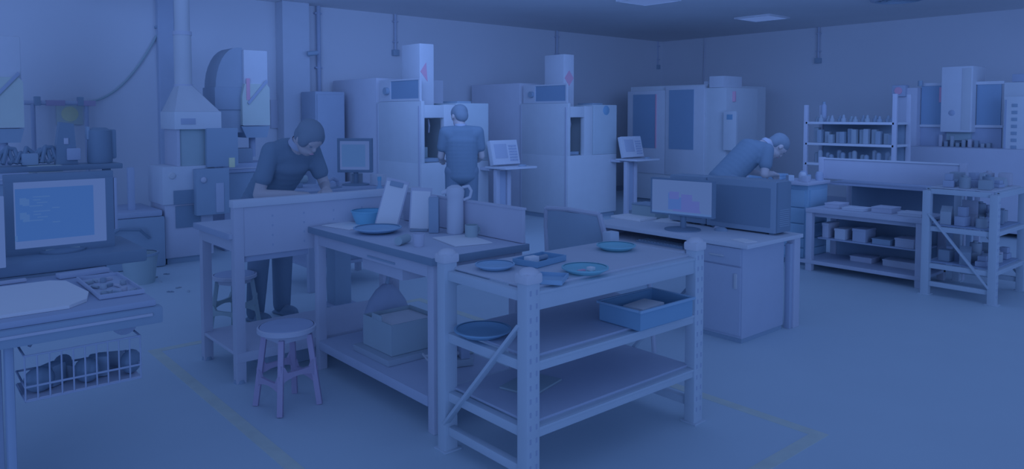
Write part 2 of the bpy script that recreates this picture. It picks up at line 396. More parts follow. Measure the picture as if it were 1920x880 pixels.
def tower(loc, label, dx, dy, h):
    t = T('computer_tower', label, 'computer', loc, 0, 'black computer cases on the white desk')
    MB().box(0, dx, 0, dy, .012, h, .008).to('case', DARK, t)
    MB().box(-.004, .002, .04, dy-.04, .05, h-.05, .01).to('side_panel', BLACK, t)
    MB().box(.008, dx-.008, -.014, .002, .018, h-.008, .006).to('front_bezel', BLACK, t)
    v = MB()
    for i in range(9): v.box(.03, dx-.03, -.016, -.012, .06+i*.014, .066+i*.014, 0)
    v.to('vent_pattern', DARK, t)
    for a in (.03, dy-.06):
        f = MB()
        for b in (.02, dx-.045): f.box(b, b+.025, a, a+.03, 0, .013, .002)
        f.to('foot', BLACK, t)
tower((4.70, 2.66, .66), 'large black computer tower at the near end of the white desk', .19, .56, .375)
tower((4.72, 3.235, .66), 'black computer case standing behind the wide desk monitor', .17, .34, .37)
tag(MB().box(-.004, .004, -.04, .04, 0, .07, .003).box(-.03, .03, -.035, .035, 0, .01, .003).to('desk_speaker', WHITE, loc=(*pz(1350, 428, .66), .66)), 'small white item beside the black tower on the desk', 'speaker')
t = T('computer_mouse', 'dark computer mouse near the monitor foot on the white desk', 'mouse', (*pz(1352, 433, .66), .66), R(20))
MB().ball((0, 0, .001), .05, (.65, 1, .55)).to('shell', DARK, t); MB().box(-.002, .002, .015, .045, .02, .03, .001).to('wheel', PALE, t)
# stack of paper and a box at the left end of the desk
def sheet(px, py, z, w, d, rz, label, cat='paper', m=PAPER, th=.004, name='paper_sheet', group=None):
    x, y = pz(px, py, z); n = MB(); n.box(-w/2, w/2, -d/2, d/2, 0, th, 0 if th < .006 else .001)
    return tag(n.to(name, m, loc=(x, y, z+.0005), rz=rz), label, cat, group)
sheet(1188, 410, .66, .21, .30, R(0), 'stack of white papers on the left end of the computer desk', th=.018, name='paper_stack')
sheet(1262, 415, .66, .20, .26, R(20), 'loose pale paper sheet under the wide monitor on the desk')
sheet(1395, 452, .66, .10, .14, R(-20), 'pale note sheet at the near corner of the computer desk')
x, y = 4.80, 3.83
t = T('card_box', 'small dark box at the far left end of the computer desk', 'box', (x, y, .66)); MB().box(-.09, .09, -.12, .12, 0, .10, .006).to('body', GREEN, t); MB().box(-.092, .092, -.122, .122, .1, .112, .003).to('lid', DARK, t)

# ------------------------------------------------------------------ chair
def chair():
    t = T('mesh_chair', 'pale framed chair with blue-grey fabric back behind the near rack', 'chair', (3.42, 3.10, 0), R(4))
    # faces +x, back towards the camera
    bk = MB(); n = 10
    for side in (-1, 1):
        MB().tube([(-.20, side*.245, .40), (-.245, side*.24, .62), (-.27, side*.228, .80), (-.292, side*.205, .925)], .017).to('back_upright', PALE, t)
    MB().tube([(-.292, -.205, .925), (-.31, 0, .935), (-.292, .205, .925)], .015).to('top_rail', PALE, t)
    t_ = bmesh.new(); rows = []
    for i in range(9):
        q = i/8; z = .46+.46*q; hw = .225-.035*max(0, q-.55)/.45; xx = -.213-.078*q
        rows.append([[t_.verts.new((xx+dx-.03*(1-(2*j/8-1)**2)*.6, hw*(2*j/8-1), z)) for j in range(9)] for dx in (-.007, .007)])
    for a_, b_ in zip(rows[:-1], rows[1:]):
        for k_ in (0, 1):
            for j in range(8): t_.faces.new((a_[k_][j], a_[k_][j+1], b_[k_][j+1], b_[k_][j]))
        for j in (0, 8): t_.faces.new((a_[0][j], a_[1][j], b_[1][j], b_[0][j]))
    for r_ in (rows[0], rows[-1]):
        for j in range(8): t_.faces.new((r_[0][j], r_[0][j+1], r_[1][j+1], r_[1][j]))
    bmesh.ops.recalc_face_normals(t_, faces=t_.faces)
    f = MB(); f._add(t_); f.to('backrest', CLOTHC, t)
    MB().box(-.24, .22, -.23, .23, .41, .45, .02).to('seat', CLOTHC, t)
    for side in (-1, 1):
        MB().tube([(-.20, side*.235, .40), (-.26, side*.24, .012)], .014).to('leg', PALE, t)
        MB().tube([(.18, side*.235, .40), (.22, side*.24, .012)], .014).to('leg', PALE, t)
        MB().tube([(-.25, side*.235, .64), (.12, side*.245, .63), (.18, side*.235, .40)], .013).to('armrest', PALE, t)
    MB().tube([(-.235, -.235, .2), (-.235, .235, .2)], .01).to('stretcher', PALE, t)
chair()

# ------------------------------------------------------------------ stools
def stool(loc, label, H=.42, rz=0, leg=DRED):
    t = T('stool', label, 'stool', loc, rz, 'square-legged stools')
    MB().lathe([(0, H-.035), (.11, H-.035), (.135, H-.028), (.14, H-.012), (.132, H-.002), (.10, H), (0, H+.001)]).to('seat', mat('stool_seat', (57, 83, 144), .4), t)
    MB().lathe([(.141, H-.03), (.147, H-.028), (.147, H-.008), (.138, H-.004)]).to('seat_rim', PALE, t)
    MB().box(-.085, .085, -.085, .085, H-.07, H-.034, .006).to('under_frame', PALE, t)
    for a in (-1, 1):
        for b in (-1, 1):
            MB().bar((a*.08, b*.08, H-.05), (a*.115, b*.115, 0.002), .028, .028).to('leg', leg, t)
    for (ax, s) in (('x', -1), ('x', 1), ('y', -1), ('y', 1)):
        zc = .14 if ax == 'x' else .19; k = .105 if ax == 'x' else .101
        pts = [(-k, zc-.05)]+[(-k+.02+(2*k-.04)*i/10, zc-.022+.014*math.sin(math.pi*i/10)) for i in range(11)]+[(k, zc-.05), (k, zc+.06)]
        pts += [(k-.02-(2*k-.04)*i/10, zc+.02-.004*math.sin(math.pi*i/10)+(.03 if i in (0, 10) else 0)) for i in range(11)]+[(-k, zc+.06)]
        MB().prism(pts, s*k-.008, s*k+.008, 'x' if ax == 'x' else 'y').to('arched_rail', leg, t)
stool((1.575, 3.60, 0), 'round-seated stool with dark red legs in front of the long workbench', .42, R(8))
stool((1.86, 5.10, 0), 'round dark-legged stool behind the left workbench near the bent worker', .40, R(30), GREEN)

# ------------------------------------------------------------------ machining centres
def vmc(x, label, sx=0):
    t = T('machining_centre', label, 'milling machine', (x, 7.3, 0), group='white vertical machining centres')
    MB().box(0, 1.05, 1.02, 2.2, .08, 1.97, .012).to('rear_enclosure', SIDE, t)
    f = MB().box(0, 1.02, .0, 1.02, .06, .92, .012); f.box(0.001, .05, .001, 1.019, .91, 1.66, .008); f.box(.33, .50, .002, .08, .91, 1.62, .008); f.box(.04, 1.018, .952, 1.018, .91, 1.655, .006)
    f.box(.045, .335, .004, .06, 1.46, 1.612, .004); f.to('front_enclosure', CREAM, t)
    MB().box(.02, 1.0, .03, 2.15, 0, .06, 0).to('plinth', DARK, t)
    MB().box(-.006, .001, .03, .06, .1, 1.6, 0).to('side_seam', PALE, t); MB().box(-.004, .001, .98, 1.02, .06, 1.64, 0).to('side_seam', PALE, t)
    # upper side guard window
    g = MB().box(0, .03, .03, .94, 1.661, 1.69, 0).box(0, .03, .03, .94, 1.91, 1.93, 0).box(0.0005, .0295, .68, .9395, 1.69, 1.91, 0).box(0.0005, .0295, .0305, .055, 1.69, 1.91, 0)
    g.to('guard_frame', WHITE, t); MB().box(.01, .02, .055, .68, 1.69, 1.91, 0).to('guard_window', GLASSD, t)
    w_ = T_part('hose_reel', t); MB().lathe([(0, 0), (.045, 0), (.045, .05), (0, .05)], (0, 0, 0), 16, Matrix.Rotation(R(-90), 4, 'Y')).to('reel_body', DARK, w_); w_.location = (0, .74, 1.79)
    # work area
    MB().box(.05, .33, .80, .95, .92, 1.46, .004).to('cavity_back', GREEN, t)
    MB().box(.06, .32, .10, .75, .925, .97, .004).to('work_table', DARK, t)
    MB().box(.10, .26, .25, .45, .97, 1.10, .006).to('vise', GREEN, t)
    MB().cyl((.19, .35, 1.22), (.19, .35, 1.46), .055).cyl((.19, .35, 1.14), (.19, .35, 1.22), .022, .04).to('spindle', mat('spindle_steel', (62, 88, 140), .4), t)
    n = MB()
    for a in (.12, .25): n.tube([(a, .22, 1.44), (a, .20, 1.36), (a+.02, .24, 1.28)], .010)
    n.to('coolant_hose', PALE, t)
    # Z column cover above
    MB().box(.13, .34, .22, .62, 1.45, 2.36, .014).to('column_cover', WHITE, t)
    if sx == 0: MB().prism([(.14, 2.02), (.22, 2.13), (.24, 1.90)], .214, .219, 'y').to('emblem', RED, t)
    else: MB().prism([(.145, 2.02), (.235, 2.13), (.325, 2.02), (.235, 1.91)], .214, .219, 'y').to('emblem', RED, t)
    MB().box(.36, .46, .4, .6, 1.62, 2.05, .008).to('motor_box', CREAM, t)
    MB().cyl((.41, .5, 2.05), (.41, .5, 2.12), .025).to('beacon', DARK if sx == 0 else RED, t)
    # electric cabinet
    c = MB().box(.51, 1.02, .0, .70, .92, 1.64, .01); c.to('electric_cabinet', mat('cabinet_face', (66, 95, 150), .5), t)
    MB().box(.53, 1.0, -.006, .0, .95, 1.61, .004).to('cabinet_door', mat('cabinet_face', (66, 95, 150)), t)
    MB().box(.60, .82, .1, .4, 1.64, 1.665, .004).to('cable_gland', DARK, t)
    if sx: MB().lathe([(0, 0), (.07, 0), (.05, .008), (0, .01)], (.78, -.006, 1.56), 20, Matrix.Rotation(R(90), 4, 'X')).to('emblem', BIN, t)
    # pendant panel on pedestal, in front right
    MB().box(.88, 1.02, -.18, -.0, .80, .84, .006).box(1.08, 1.14, -.30, -.24, 0, .82, .006).box(.90, .96, -.30, -.24, 0, .82, .006).to('pedestal', PALE, t)
    MB().box(.97, 1.07, -.28, -.26, .1, .8, .002).to('pedestal_panel', SLATE, t)
    MB().box(.86, 1.38, -.52, -.12, .83, .855, .006).to('console_shelf', WHITE, t)
    tl = Matrix.Translation((1.08, -.30, .86)) @ Matrix.Rotation(R(-14), 4, 'X')
    pn = MB().box(-.22, .22, 0, .07, .02, .33, .008, tl).to('control_panel', WHITE, t)
    MB().box(-.17, .03, -.004, .002, .10, .28, .001, tl).to('screen', MID, pn)
    kk = MB()
    for i in range(5):
        for j in range(6): kk.box(.06+i*.027, .08+i*.027, -.006, .001, .06+j*.036, .082+j*.036, .001, tl)
    kk.to('keypad', SLATE, pn)
    MB().ball((1.22, -.42, .862), .05, (1.2, .8, .4)).to('pulse_wheel', DARK, t)
    return t
def T_part(name, parent):
    o = bpy.data.objects.new(name, None); C.objects.link(o); o.parent = parent; return o
vmc(4.885, 'white machining centre with red triangle on its column, behind the standing worker')
vmc(7.33, 'white machining centre with red diamond on its column, second along the back wall', 1)

t = T('electrical_cabinet', 'tall dark grey cabinet beside the wall pier, left of the nearest machining centre', 'cabinet', (4.35, 8.95, 0))
MB().box(0, .42, 0, .42, .06, 1.80, .01).to('body', mat('cabinet_dark', (55, 81, 137)), t); MB().box(.02, .40, -.014, .0, .1, 1.76, .006).to('door', mat('cabinet_dark', (55, 81, 137)), t); MB().box(.35, .37, -.03, -.014, .9, 1.05, .004).to('handle', DARK, t); MB().box(.02, .40, .02, .40, 0, .06, 0).to('plinth', DARK, t)

# machine with two door windows, facing -x
def twin():
    t = T('machining_centre', 'white enclosed machine with two tall dark door windows at the far corner', 'milling machine', (10.0, 6.50, 0))
    ya, _ = px_(1230, 200, 10.0); yb, _ = px_(1189, 200, 10.0); yc, _ = px_(1303, 200, 10.0); yd, _ = px_(1257, 200, 10.0)
    ya -= 6.5; yb -= 6.5; yc -= 6.5; yd -= 6.5
    MB().box(.06, 1.8, .40, 1.98, .06, 1.98, .012).to('enclosure', CREAM, t)
    MB().box(-.02, .06, yd+.09, 1.98, .5, 1.90, .008).to('left_door', WHITE, t)
    MB().box(-.03, .06, .40, yd+.08, .5, 1.96, .008).to('right_door', WHITE, t)
    MB().box(-.028, -.018, ya, yb, .93, 1.84, 0).to('door_window', GLASSD, t)
    MB().box(-.038, -.028, yc, yd, .93, 1.90, 0).to('door_window', GLASSD, t)
    MB().box(-.030, -.019, ya-.03, ya-.005, .93, 1.84, .001).to('red_strip', RED, t)
    MB().box(0, .06, .40, 1.98, .06, .5, .008).to('lower_panel', CREAM, t)
    MB().box(.0, .9, .02, .40, .06, 1.92, .012).to('column_box', CREAM, t)
    MB().box(-.02, .5, .06, .32, 1.92, 2.10, .012).to('motor_cover', WHITE, t)
    MB().box(.1, .25, .40, .5, 1.96, 2.03, .006).to('top_block', WHITE, t)
    MB().box(.06, 1.75, .04, 1.95, 0, .06, 0).to('plinth', DARK, t)
    MB().box(-.10, -.04, -.22, .0, .95, 1.55, .008).to('control_panel', CREAM, t)
    MB().box(-.104, -.099, -.16, -.06, 1.42, 1.50, .001).to('badge', BIN, t)
    MB().box(-.05, .02, -.10, .03, 1.5, 1.53, .002).box(-.05, .06, -.03, .03, 1.0, 1.05, .002).to('panel_arm', PALE, t)
    MB().cyl((.2, .01, 1.70), (.2, .01, 1.86), .03).to('beacon', RED, t)
twin()

def vmc_right():
    X0 = 10.7
    t = T('machining_centre', 'large white machining centre with dark side windows on the far right', 'milling machine', (X0, 2.0, 0))
    Y = lambda px: px_(px, 200, X0)[0]-2.0
    yA, yB, yC, yD, yE, yF = Y(1703), Y(1725), Y(1770), Y(1829), Y(1878), Y(1925)
    MB().box(.1, 1.65, 0, yA, .06, .98, .012).to('base', CREAM, t)
    MB().box(-.35, .12, 0.3, yB, .06, 1.08, .014).to('coolant_tray', PALE, t)
    MB().box(-.1, .5, yB, yA+.12, .06, 1.86, .010).to('left_post', PALE, t)
    MB().box(-.08, -.06, yB+.05, yA-.01, 1.1, 1.7, .01).to('post_panel', MID, t)
    MB().box(0, .5, .1, yE-.02, .98, 1.90, .010).to('right_post', CREAM, t)
    MB().box(0.01, .03, yC+.01, yB-.01, 1.36, 1.88, 0).to('left_window', GLASSD, t)
    MB().box(0.01, .03, yE+.01, yD-.01, 1.36, 1.88, 0).to('right_window', GLASSD, t)
    MB().box(0, .04, yE-.02, yB, 1.88, 1.92, .004).to('window_frame', WHITE, t); MB().box(0, .04, yE-.02, yB, 1.33, 1.365, .004).to('window_frame', WHITE, t)
    MB().box(.03, .06, yE, yB, 1.0, 1.35, .004).to('cavity_panel', SLATE, t)
    MB().box(-.12, .34, yD, yC, 1.27, 2.12, .016).to('column_cover', WHITE, t)
    MB().box(-.126, -.12, yD+.02, yD+.12, 1.3, 2.09, .002).to('cover_strip', STEEL, t)
    MB().lathe([(0, 0), (.04, 0), (.03, .008), (0, .01)], (-.12, (yC+yD)/2+.05, 1.52), 14, Matrix.Rotation(R(-90), 4, 'Y')).to('badge', SLATE, t)
    MB().box(-.01, .2, yD+.04, yC-.04, 1.16, 1.27, .008).to('spindle_nose', GREEN, t)
    MB().box(-.01, -.004, yC+.02, yC+.06, 1.66, 1.86, .001).to('red_strip', RED, t)
    MB().cyl((-.06, yB-.02, 1.88), (-.06, yB-.02, 1.95), .03).to('lamp', DARK, t)
    fan = MB().box(-.16, -.02, yA-.02, yA+.16, 1.74, 1.90, .02).to('fan_box', SLATE, t)
    MB().lathe([(0, 0), (.05, 0), (.05, .01), (0, .012)], (-.16, yA+.07, 1.82), 18, Matrix.Rotation(R(-90), 4, 'Y')).to('fan_disc', RED, fan)
    MB().box(.0, .3, yE-.28, yE-.1, 1.90, 2.0, .01).to('top_motor', SLATE, t)
    MB().box(-.18, -.12, yF-.1, yE-.08, 1.0, 1.72, .008).to('control_panel', CREAM, t)
    MB().box(-.14, .02, yE-.2, yE-.16, 1.3, 1.36, .004).to('panel_arm', PALE, t)
    k = MB()
    for j in range(7): k.box(-.186, -.179, yE-.22, yE-.16, 1.08+j*.085, 1.12+j*.085, .001)
    k.to('button_column', DARK, t); MB().box(-.184, -.179, yE-.105, yE-.085, 1.05, 1.68, 0).to('panel_edge', SLATE, t)
    for i in range(9):
        MB().box(-.06+random.random()*.05, .02, yE+.1+i*.07, yE+.14+i*.07, 1.08, 1.12+random.random()*.12, .004).to('tool_holder', CLUT[i % 5], t) if i*.07+yE+.14 < yB else None
    MB().box(.12, 1.6, .05, yA, 0, .06, 0).to('plinth', DARK, t)
vmc_right()

# ------------------------------------------------------------------ left machines
def drill(loc, label, grp='yellow-green headed milling machines'):
    t = T('milling_machine', label, 'milling machine', loc, group=grp); t.scale = (.78, .8, 1)
    # motor head: white box with angled yellow-green lower part
    MB().box(-.02, .33, -.35, .05, 1.80, 2.22, .02).to('motor_box', WHITE, t)
    MB().prism([(-.06, 1.38), (.34, 1.38), (.34, 1.80), (.30, 1.84), (-.02, 1.84), (-.06, 1.70)], -.38, .05, 'y').to('head', OLIVE, t)
    MB().bar((.02, -.392, 1.62), (.30, -.392, 1.88), .018, .035, R(0)).to('black_stripe', SLATE, t)
    MB().box(.0, .05, -.389, -.379, 1.66, 1.90, .002).to('red_label', RED, t)
    pts = [(-.40, 1.30), (-.40, 1.78)]+[(-.40+.32*(1-math.cos(a*math.pi/16)), 1.78+.46*math.sin(a*math.pi/16)) for a in range(1, 9)]+[(-.02, 2.24), (-.02, 1.30)]
    MB().prism(pts, -.30, .15, 'y').to('column_cover', mat('grey_column', (54, 80, 134)), t)
    MB().box(-.42, -.03, -.32, .17, 1.55, 1.80, .01).to('column_band', mat('band_grey', (52, 78, 132)), t)
    MB().prism([(-.07, 1.37), (.34, 1.37), (.30, 1.24), (.0, 1.24)], -.36, .04, 'y').to('quill_housing', DARK, t)
    MB().cyl((.15, -.18, 1.02), (.15, -.18, 1.24), .045).to('spindle', SLATE, t)
    MB().box(-.36, .36, -.42, .12, .86, .96, .008).to('table', SLATE, t)
    MB().box(-.36, .36, -.43, -.42, .90, .915, .002).to('table_slot', PALE, t)
    MB().box(-.30, .30, -.40, .1, .44, .86, .01).to('knee', DARK, t)
    MB().box(-.10, .12, -.28, -.05, .96, 1.12, .01).to('vise', CLUT[2], t)
    MB().box(-.34, .36, -.38, .3, 0, .44, .01).to('base', SLATE, t)
    MB().box(-.38, .0, .1, .34, .4, 1.34, .01).to('column', MID, t)
    return t
d1 = drill((3.14, 8.45, 0), 'milling machine with white motor box and red label, behind the bent worker')
drill((py_(5, 200, 8.3)[0]-.12, 8.45, 0), 'milling machine cut by the left edge of the photo')

def furnace():
    t = T('spark_machine', 'pale grey floor machine under the shiny extraction duct', 'machine', (2.16, 7.78, 0))
    MB().box(0, .47, 0, .5, .06, .60, .01).to('base', PALE, t)
    MB().box(-.02, .49, -.02, .5, .60, .98, .01).to('upper_body', mat('body_grey', (68, 95, 152)), t)
    MB().box(.02, .45, .02, .48, 0, .06, 0).to('plinth', DARK, t)
    MB().box(.10, .34, -.012, .0, .36, .58, .003).to('front_opening', BLACK, t)
    MB().box(.08, .36, -.032, -.021, .60, .74, .003).to('control_plate', BLACK, t)
    MB().lathe([(0, 0), (.035, 0), (.028, .016), (.012, .02), (0, .02)], (.07, -.02, .89), 18, Matrix.Rotation(R(90), 4, 'X')).to('dial', STEEL, t)
    MB().box(.27, .60, -.12, -.022, .48, .95, .008).to('side_box', DARK, t)
    MB().ball((.34, -.13, .84), .03, (1, .5, 1)).to('knob', PALE, t); MB().box(.46, .54, -.128, -.119, .50, .80, .002).to('pale_strip', MID, t)
    MB().box(.13, .16, -.0, .42, .98, 1.35, .004).to('chamber_post', PALE, t); MB().box(.55, .58, -.0, .42, .98, 1.35, .004).to('chamber_post', PALE, t)
    MB().box(.16, .55, .02, .42, .98, 1.35, .002).to('chamber', GREEN, t)
    MB().box(.40, .72, -.06, -.0, .96, 1.36, .008).to('dark_panel', DARK, t)
    MB().box(.62, .68, -.068, -.059, .95, 1.05, .002).to('yellow_tag', YEL, t)
    MB().box(.10, .56, -.04, .44, 1.35, 1.53, .008).to('hood_box', CREAM, t)
    MB().box(.16, .30, -.046, -.039, 1.40, 1.46, .001).to('hood_slot', SLATE, t)
    return t
furnace()
def duct():
    x0, y0 = 2.43, 8.00
    t = T('exhaust_duct', 'shiny round extraction duct with flared hood rising to the ceiling', 'duct', (x0, y0, 1.531))
    tb = bmesh.new(); n = 24; r = .085; lo = []; hi = []
    for i in range(n):
        th = 2*math.pi*i/n+math.pi/4; c, s_ = math.cos(th), math.sin(th); k = 1/max(abs(c), abs(s_))
        lo.append(tb.verts.new((.06+c*k*.22, -.02+s_*k*.22, 0))); hi.append(tb.verts.new((c*r, s_*r, .27)))
    for i in range(n): tb.faces.new((lo[i], lo[(i+1) % n], hi[(i+1) % n], hi[i]))
    bmesh.ops.recalc_face_normals(tb, faces=tb.faces)
    m = MB(); m._add(tb); m.to('flared_hood', STEEL, t)
    MB().cyl((0, 0, .26), (0, 0, .80), .085, seg=28).to('pipe', STEEL, t); MB().cyl((0, 0, .80), (0, 0, 1.469), .074, seg=28).to('pipe', STEEL, t)
    MB().cyl((0, 0, .78), (0, 0, .82), .091, seg=28).to('joint_ring', PALE, t); MB().cyl((0, 0, .25), (0, 0, .28), .091, seg=28).to('joint_ring', PALE, t)
duct()
t = T('grey_bin', 'dark bulky cabinet on the floor left of the pale machine', 'cabinet', (1.55, 7.72, 0))
MB().box(0, .60, 0, .8, 0, .50, .03).to('body', DARK, t); MB().box(.02, .58, .02, .78, .50, .56, .02).to('lid', SLATE, t)
MB().tube([(.05, -.03, .34), (.16, -.10, .42), (.34, -.09, .40), (.44, -.02, .30)], .014).to('hose', BLACK, t)
MB().box(.32, .38, .2, .26, .5, .98, .01).to('post', SLATE, t)
t = T('waste_bin', 'small dark waste bin on the floor behind the left console', 'bin', (*pz(263, 530, 0), 0))
MB().lathe([(0, 0), (.12, 0), (.15, .26), (.14, .26), (.11, .02), (0, .02)]).to('body', GREEN, t); MB().lathe([(.145, .25), (.158, .25), (.158, .27), (.142, .27)]).to('rim', DARK, t)
# metal chips on the floor
for i, (a, b) in enumerate([(290, 522), (302, 530), (322, 548), (336, 540), (352, 547), (310, 515)]):
    x, y = pz(a, b, 0); q = MB()
    for k in range(4): q.box(-.02+.012*k, -.005+.012*k, -.01+.006*k, .008+.006*k, 0, .006+.004*(k % 2), .001)
    tag(q.to('metal_scrap', CLUT[i % 3], loc=(x, y, 0), rz=i), 'small dark metal scrap on the floor by the left console', 'scrap', 'metal scraps on the floor')

# ------------------------------------------------------------------ back wall fittings on the left
xr0, zr = py_(60, 193, 9.5); xr1 = py_(160, 193, 9.5)[0]
t = T('hanging_rail_frame', 'dark pipe frame standing by the back wall with a yellow sign hung on it', 'frame', (xr0, 9.45, 0))
Lr = xr1-xr0
MB().cyl((0, 0, 0), (0, 0, zr), .022).to('post', SLATE, t); MB().cyl((Lr, 0, 0), (Lr, 0, zr), .022).to('post', SLATE, t)
MB().cyl((-.08, 0, zr), (Lr+.06, 0, zr), .024).to('top_rail', MID, t)
MB().box(.12, .30, -.03, .03, zr-.03, zr+.03, .004).to('red_band', DRED, t); MB().box(.42, .60, -.03, .03, zr-.03, zr+.03, .004).to('red_band', DRED, t)
for a in (.04, Lr-.06): MB().box(a-.03, a+.03, -.035, .035, zr-.03, zr+.07, .008).to('clamp', DARK, t)
for a in (0, Lr): MB().box(a-.05, a+.05, -.12, .12, 0, .015, .003).to('foot_plate', SLATE, t)
xs, zs = py_(138, 214, 9.40)
t = T('warning_sign', 'square yellow sign on the pipe frame at the back wall, left', 'sign', (xs, 9.615, zs))
MB().box(-.13, .13, -.01, .012, -.12, .12, .003).to('panel', OLIVE, t); MB().lathe([(0, 0), (.085, 0), (.085, .003), (0, .003)], (0, -.0105, 0), 24, Matrix.Rotation(R(90), 4, 'X')).to('yellow_disc', YEL, t)
xs, zs = py_(543, 214, 9.40)
t = T('warning_sign', 'square yellow sign on the back wall left of the pier', 'sign', (xs+.02, 9.615, zs))
MB().box(-.19, .19, -.01, .012, -.19, .19, .003).to('panel', PALE, t); MB().box(-.08, .08, -.014, -.009, -.08, .1, .002).to('yellow_square', YEL, t)
pts = []
for i in range(17):
    k = i/16; px = 158+(298-158)*k; py = 191-131*(k**2.1)
    x, z = py_(px, py, 9.58); pts.append((x, 9.60, z))
o = MB().tube(pts, .012).to('hanging_cable', GREEN); tag(o, 'dark cable swooping across the back wall from frame to pipe', 'cable')
pts = [(py_(a, b, 9.58)[0], 9.60, py_(a, b, 9.58)[1]) for a, b in ((297, 60), (306, 90), (312, 130), (310, 175))]
tag(MB().tube(pts, .010).to('hanging_cable', GREEN), 'short dark cable hanging down left of the shiny duct', 'cable')
xs, zs = py_(583, 99, 9.35)
t = T('security_camera', 'small dark security camera on the wall pier', 'camera', (xs, 9.40, zs))
MB().cyl((0, 0, .0), (0, -.06, .0), .02).cyl((0, -.06, 0), (.0, -.08, -.02), .018).to('bracket', SLATE, t); MB().cyl((-.07, -.09, -.02), (.07, -.12, .0), .035, .03).to('housing', DARK, t)

# ------------------------------------------------------------------ left console with monitor
DESK = glow('desktop_blue', (54, 92, 158)); STRIP = glow('screen_light', (76, 103, 162)); ICON = glow('icon_pale', (64, 100, 160))
def console():
    t = T('machine_console', 'dark machine console on a post at the left edge, holding trays below its monitor', 'control console', (0, 0, 0))
    x1 = .80
    MB().box(-.30, x1, 3.02, 3.78, .765, .79, .006).to('work_surface', SLATE, t)
    MB().box(-.30, x1+.02, 3.0, 3.06, .70, .765, .01).to('front_edge', DARK, t)
    MB().box(-.2, x1-.02, 2.992, 3.0, .735, .745, .001).to('edge_strip', PALE, t)
    MB().box(-.30, x1, 3.06, 3.78, .69, .765, .006).to('drawer_box', DARK, t)
    MB().box(.16, .33, 3.27, 3.50, .008, .69, .01).to('post', SLATE, t)
    MB().box(.318, .345, 3.06, 3.11, .0, .69, .008).box(.26, .345, 3.06, 3.25, .0, .05, .008).to('front_leg', mat('leg_paint', (56, 84, 144)), t)
    MB().box(-.1, .36, 3.15, 3.55, 0, .03, .008).to('foot_plate', DARK, t)
    # cabinet behind carrying monitor
    MB().box(-.30, .80, 3.80, 4.08, .55, .80, .01).to('rear_cabinet', DARK, t)
    MB().box(-.30, .97, 3.79, 4.30, .80, .86, .01).to('ledge', BLACK, t)
    return t
console()
t = T('basket', 'wire basket of dark parts hanging under the left console', 'basket', (0, 0, 0))
bx0, bx1, by0, by1, bz0, bz1 = .37, .74, 3.02, 3.235, .50, .66
q = MB()
for z in (bz0, bz0+.05, bz1):
    q.tube([(bx0, by0, z), (bx1, by0, z), (bx1, by1, z), (bx0, by1, z), (bx0, by0, z)], .004)
for i in range(11):
    a = bx0+(bx1-bx0)*i/10; q.cyl((a, by0, bz0), (a, by0, bz1), .003, seg=6); q.cyl((a, by0, bz0), (a, by1, bz0), .003, seg=6)
q.to('wire_frame', SLATE, t); MB().box(bx0, bx1, by0, by1, bz0, bz0+.006, .001).to('tray_liner', PALE, t)
MB().tube([(.40, 3.14, bz1), (.42, 3.14, .69)], .006).tube([(.70, 3.14, bz1), (.69, 3.14, .69)], .006).to('hanger', SLATE, t)
names = ['dark rounded lump of gear', 'dark boxy part', 'dark cylindrical part']
for i in range(7):
    q = MB(); a = bx0+.05+i*.05; b = by0+.06+(i % 3)*.05; z = bz0+.0065
    if i % 3 == 0: q.ball((0, 0, .045), .045, (1.1, .8, 1))
    elif i % 3 == 1: q.box(-.035, .035, -.03, .03, 0, .08, .012)
    else: q.cyl((-.04, 0, .03), (.05, .01, .05), .03)
    tag(q.to('tool_part', [BLACK, DARK, CLUT[2]][i % 3], loc=(a, b, z), rz=i*.7), names[i % 3]+' in the hanging wire basket', 'tool', 'dark parts in the hanging basket')
t = T('cable_spool', 'small round spool with pale centre at the right end of the hanging basket', 'spool', (.70, 3.10, .66))
MB().lathe([(0, -.03), (.045, -.03), (.045, -.022), (.02, -.02), (.02, .02), (.045, .022), (.045, .03), (0, .03)], (0, 0, .045), 20, Matrix.Rotation(R(90), 4, 'X')).to('reel', SLATE, t)
MB().lathe([(0, 0), (.02, 0), (.018, .004), (0, .004)], (0, -.031, .045), 14, Matrix.Rotation(R(90), 4, 'X')).to('hub', PALE, t)

XM0, ZMb = py_(27, 467, 4.0-.0); XM1 = py_(198, 452, 4.0)[0]; ZMt = py_(100, 339, 3.98)[1]; ZMb = py_(100, 461, 3.98)[1]
wM = XM1-XM0; hM = ZMt-ZMb; cM = (XM0+XM1)/2
ic = [(.06, .13, .66, .76, .0008), (.06, .13, .44, .54, .0008), (.09, .16, .64, .74, .001), (.09, .16, .40, .51, .001)]
tx = []
for r0 in (.60, .38):
    for j, (a, b) in enumerate([(.20, .38), (.20, .28), (.24, .35), (.16, .30), (.40, .48)]): tx.append((a, b, r0+.16-j*.045, r0+.175-j*.045, .0008))
t = monitor('console_monitor', 'black-framed square monitor at the left showing a blue desktop with pale icons', (cM, 3.97, .8605), 0, wM, hM, ZMb-.86, .035, BLACK,
        {'base': STRIP, 'layers': [([(.015, .86, .11, .90, .0006)], DESK), (ic+tx+[(.0, .03, .12, .2, .001)], ICON)]}, foot=.10)
MB().box(-.07, .07, -.006, .0, ZMb-.86-.028, ZMb-.86-.014, .001).to('badge', GREEN, t)
MB().box(wM/2+.036, wM/2+.05, 0, .04, ZMb-.86+.05, ZMt-.86, .004).to('side_bracket', SLATE, t)
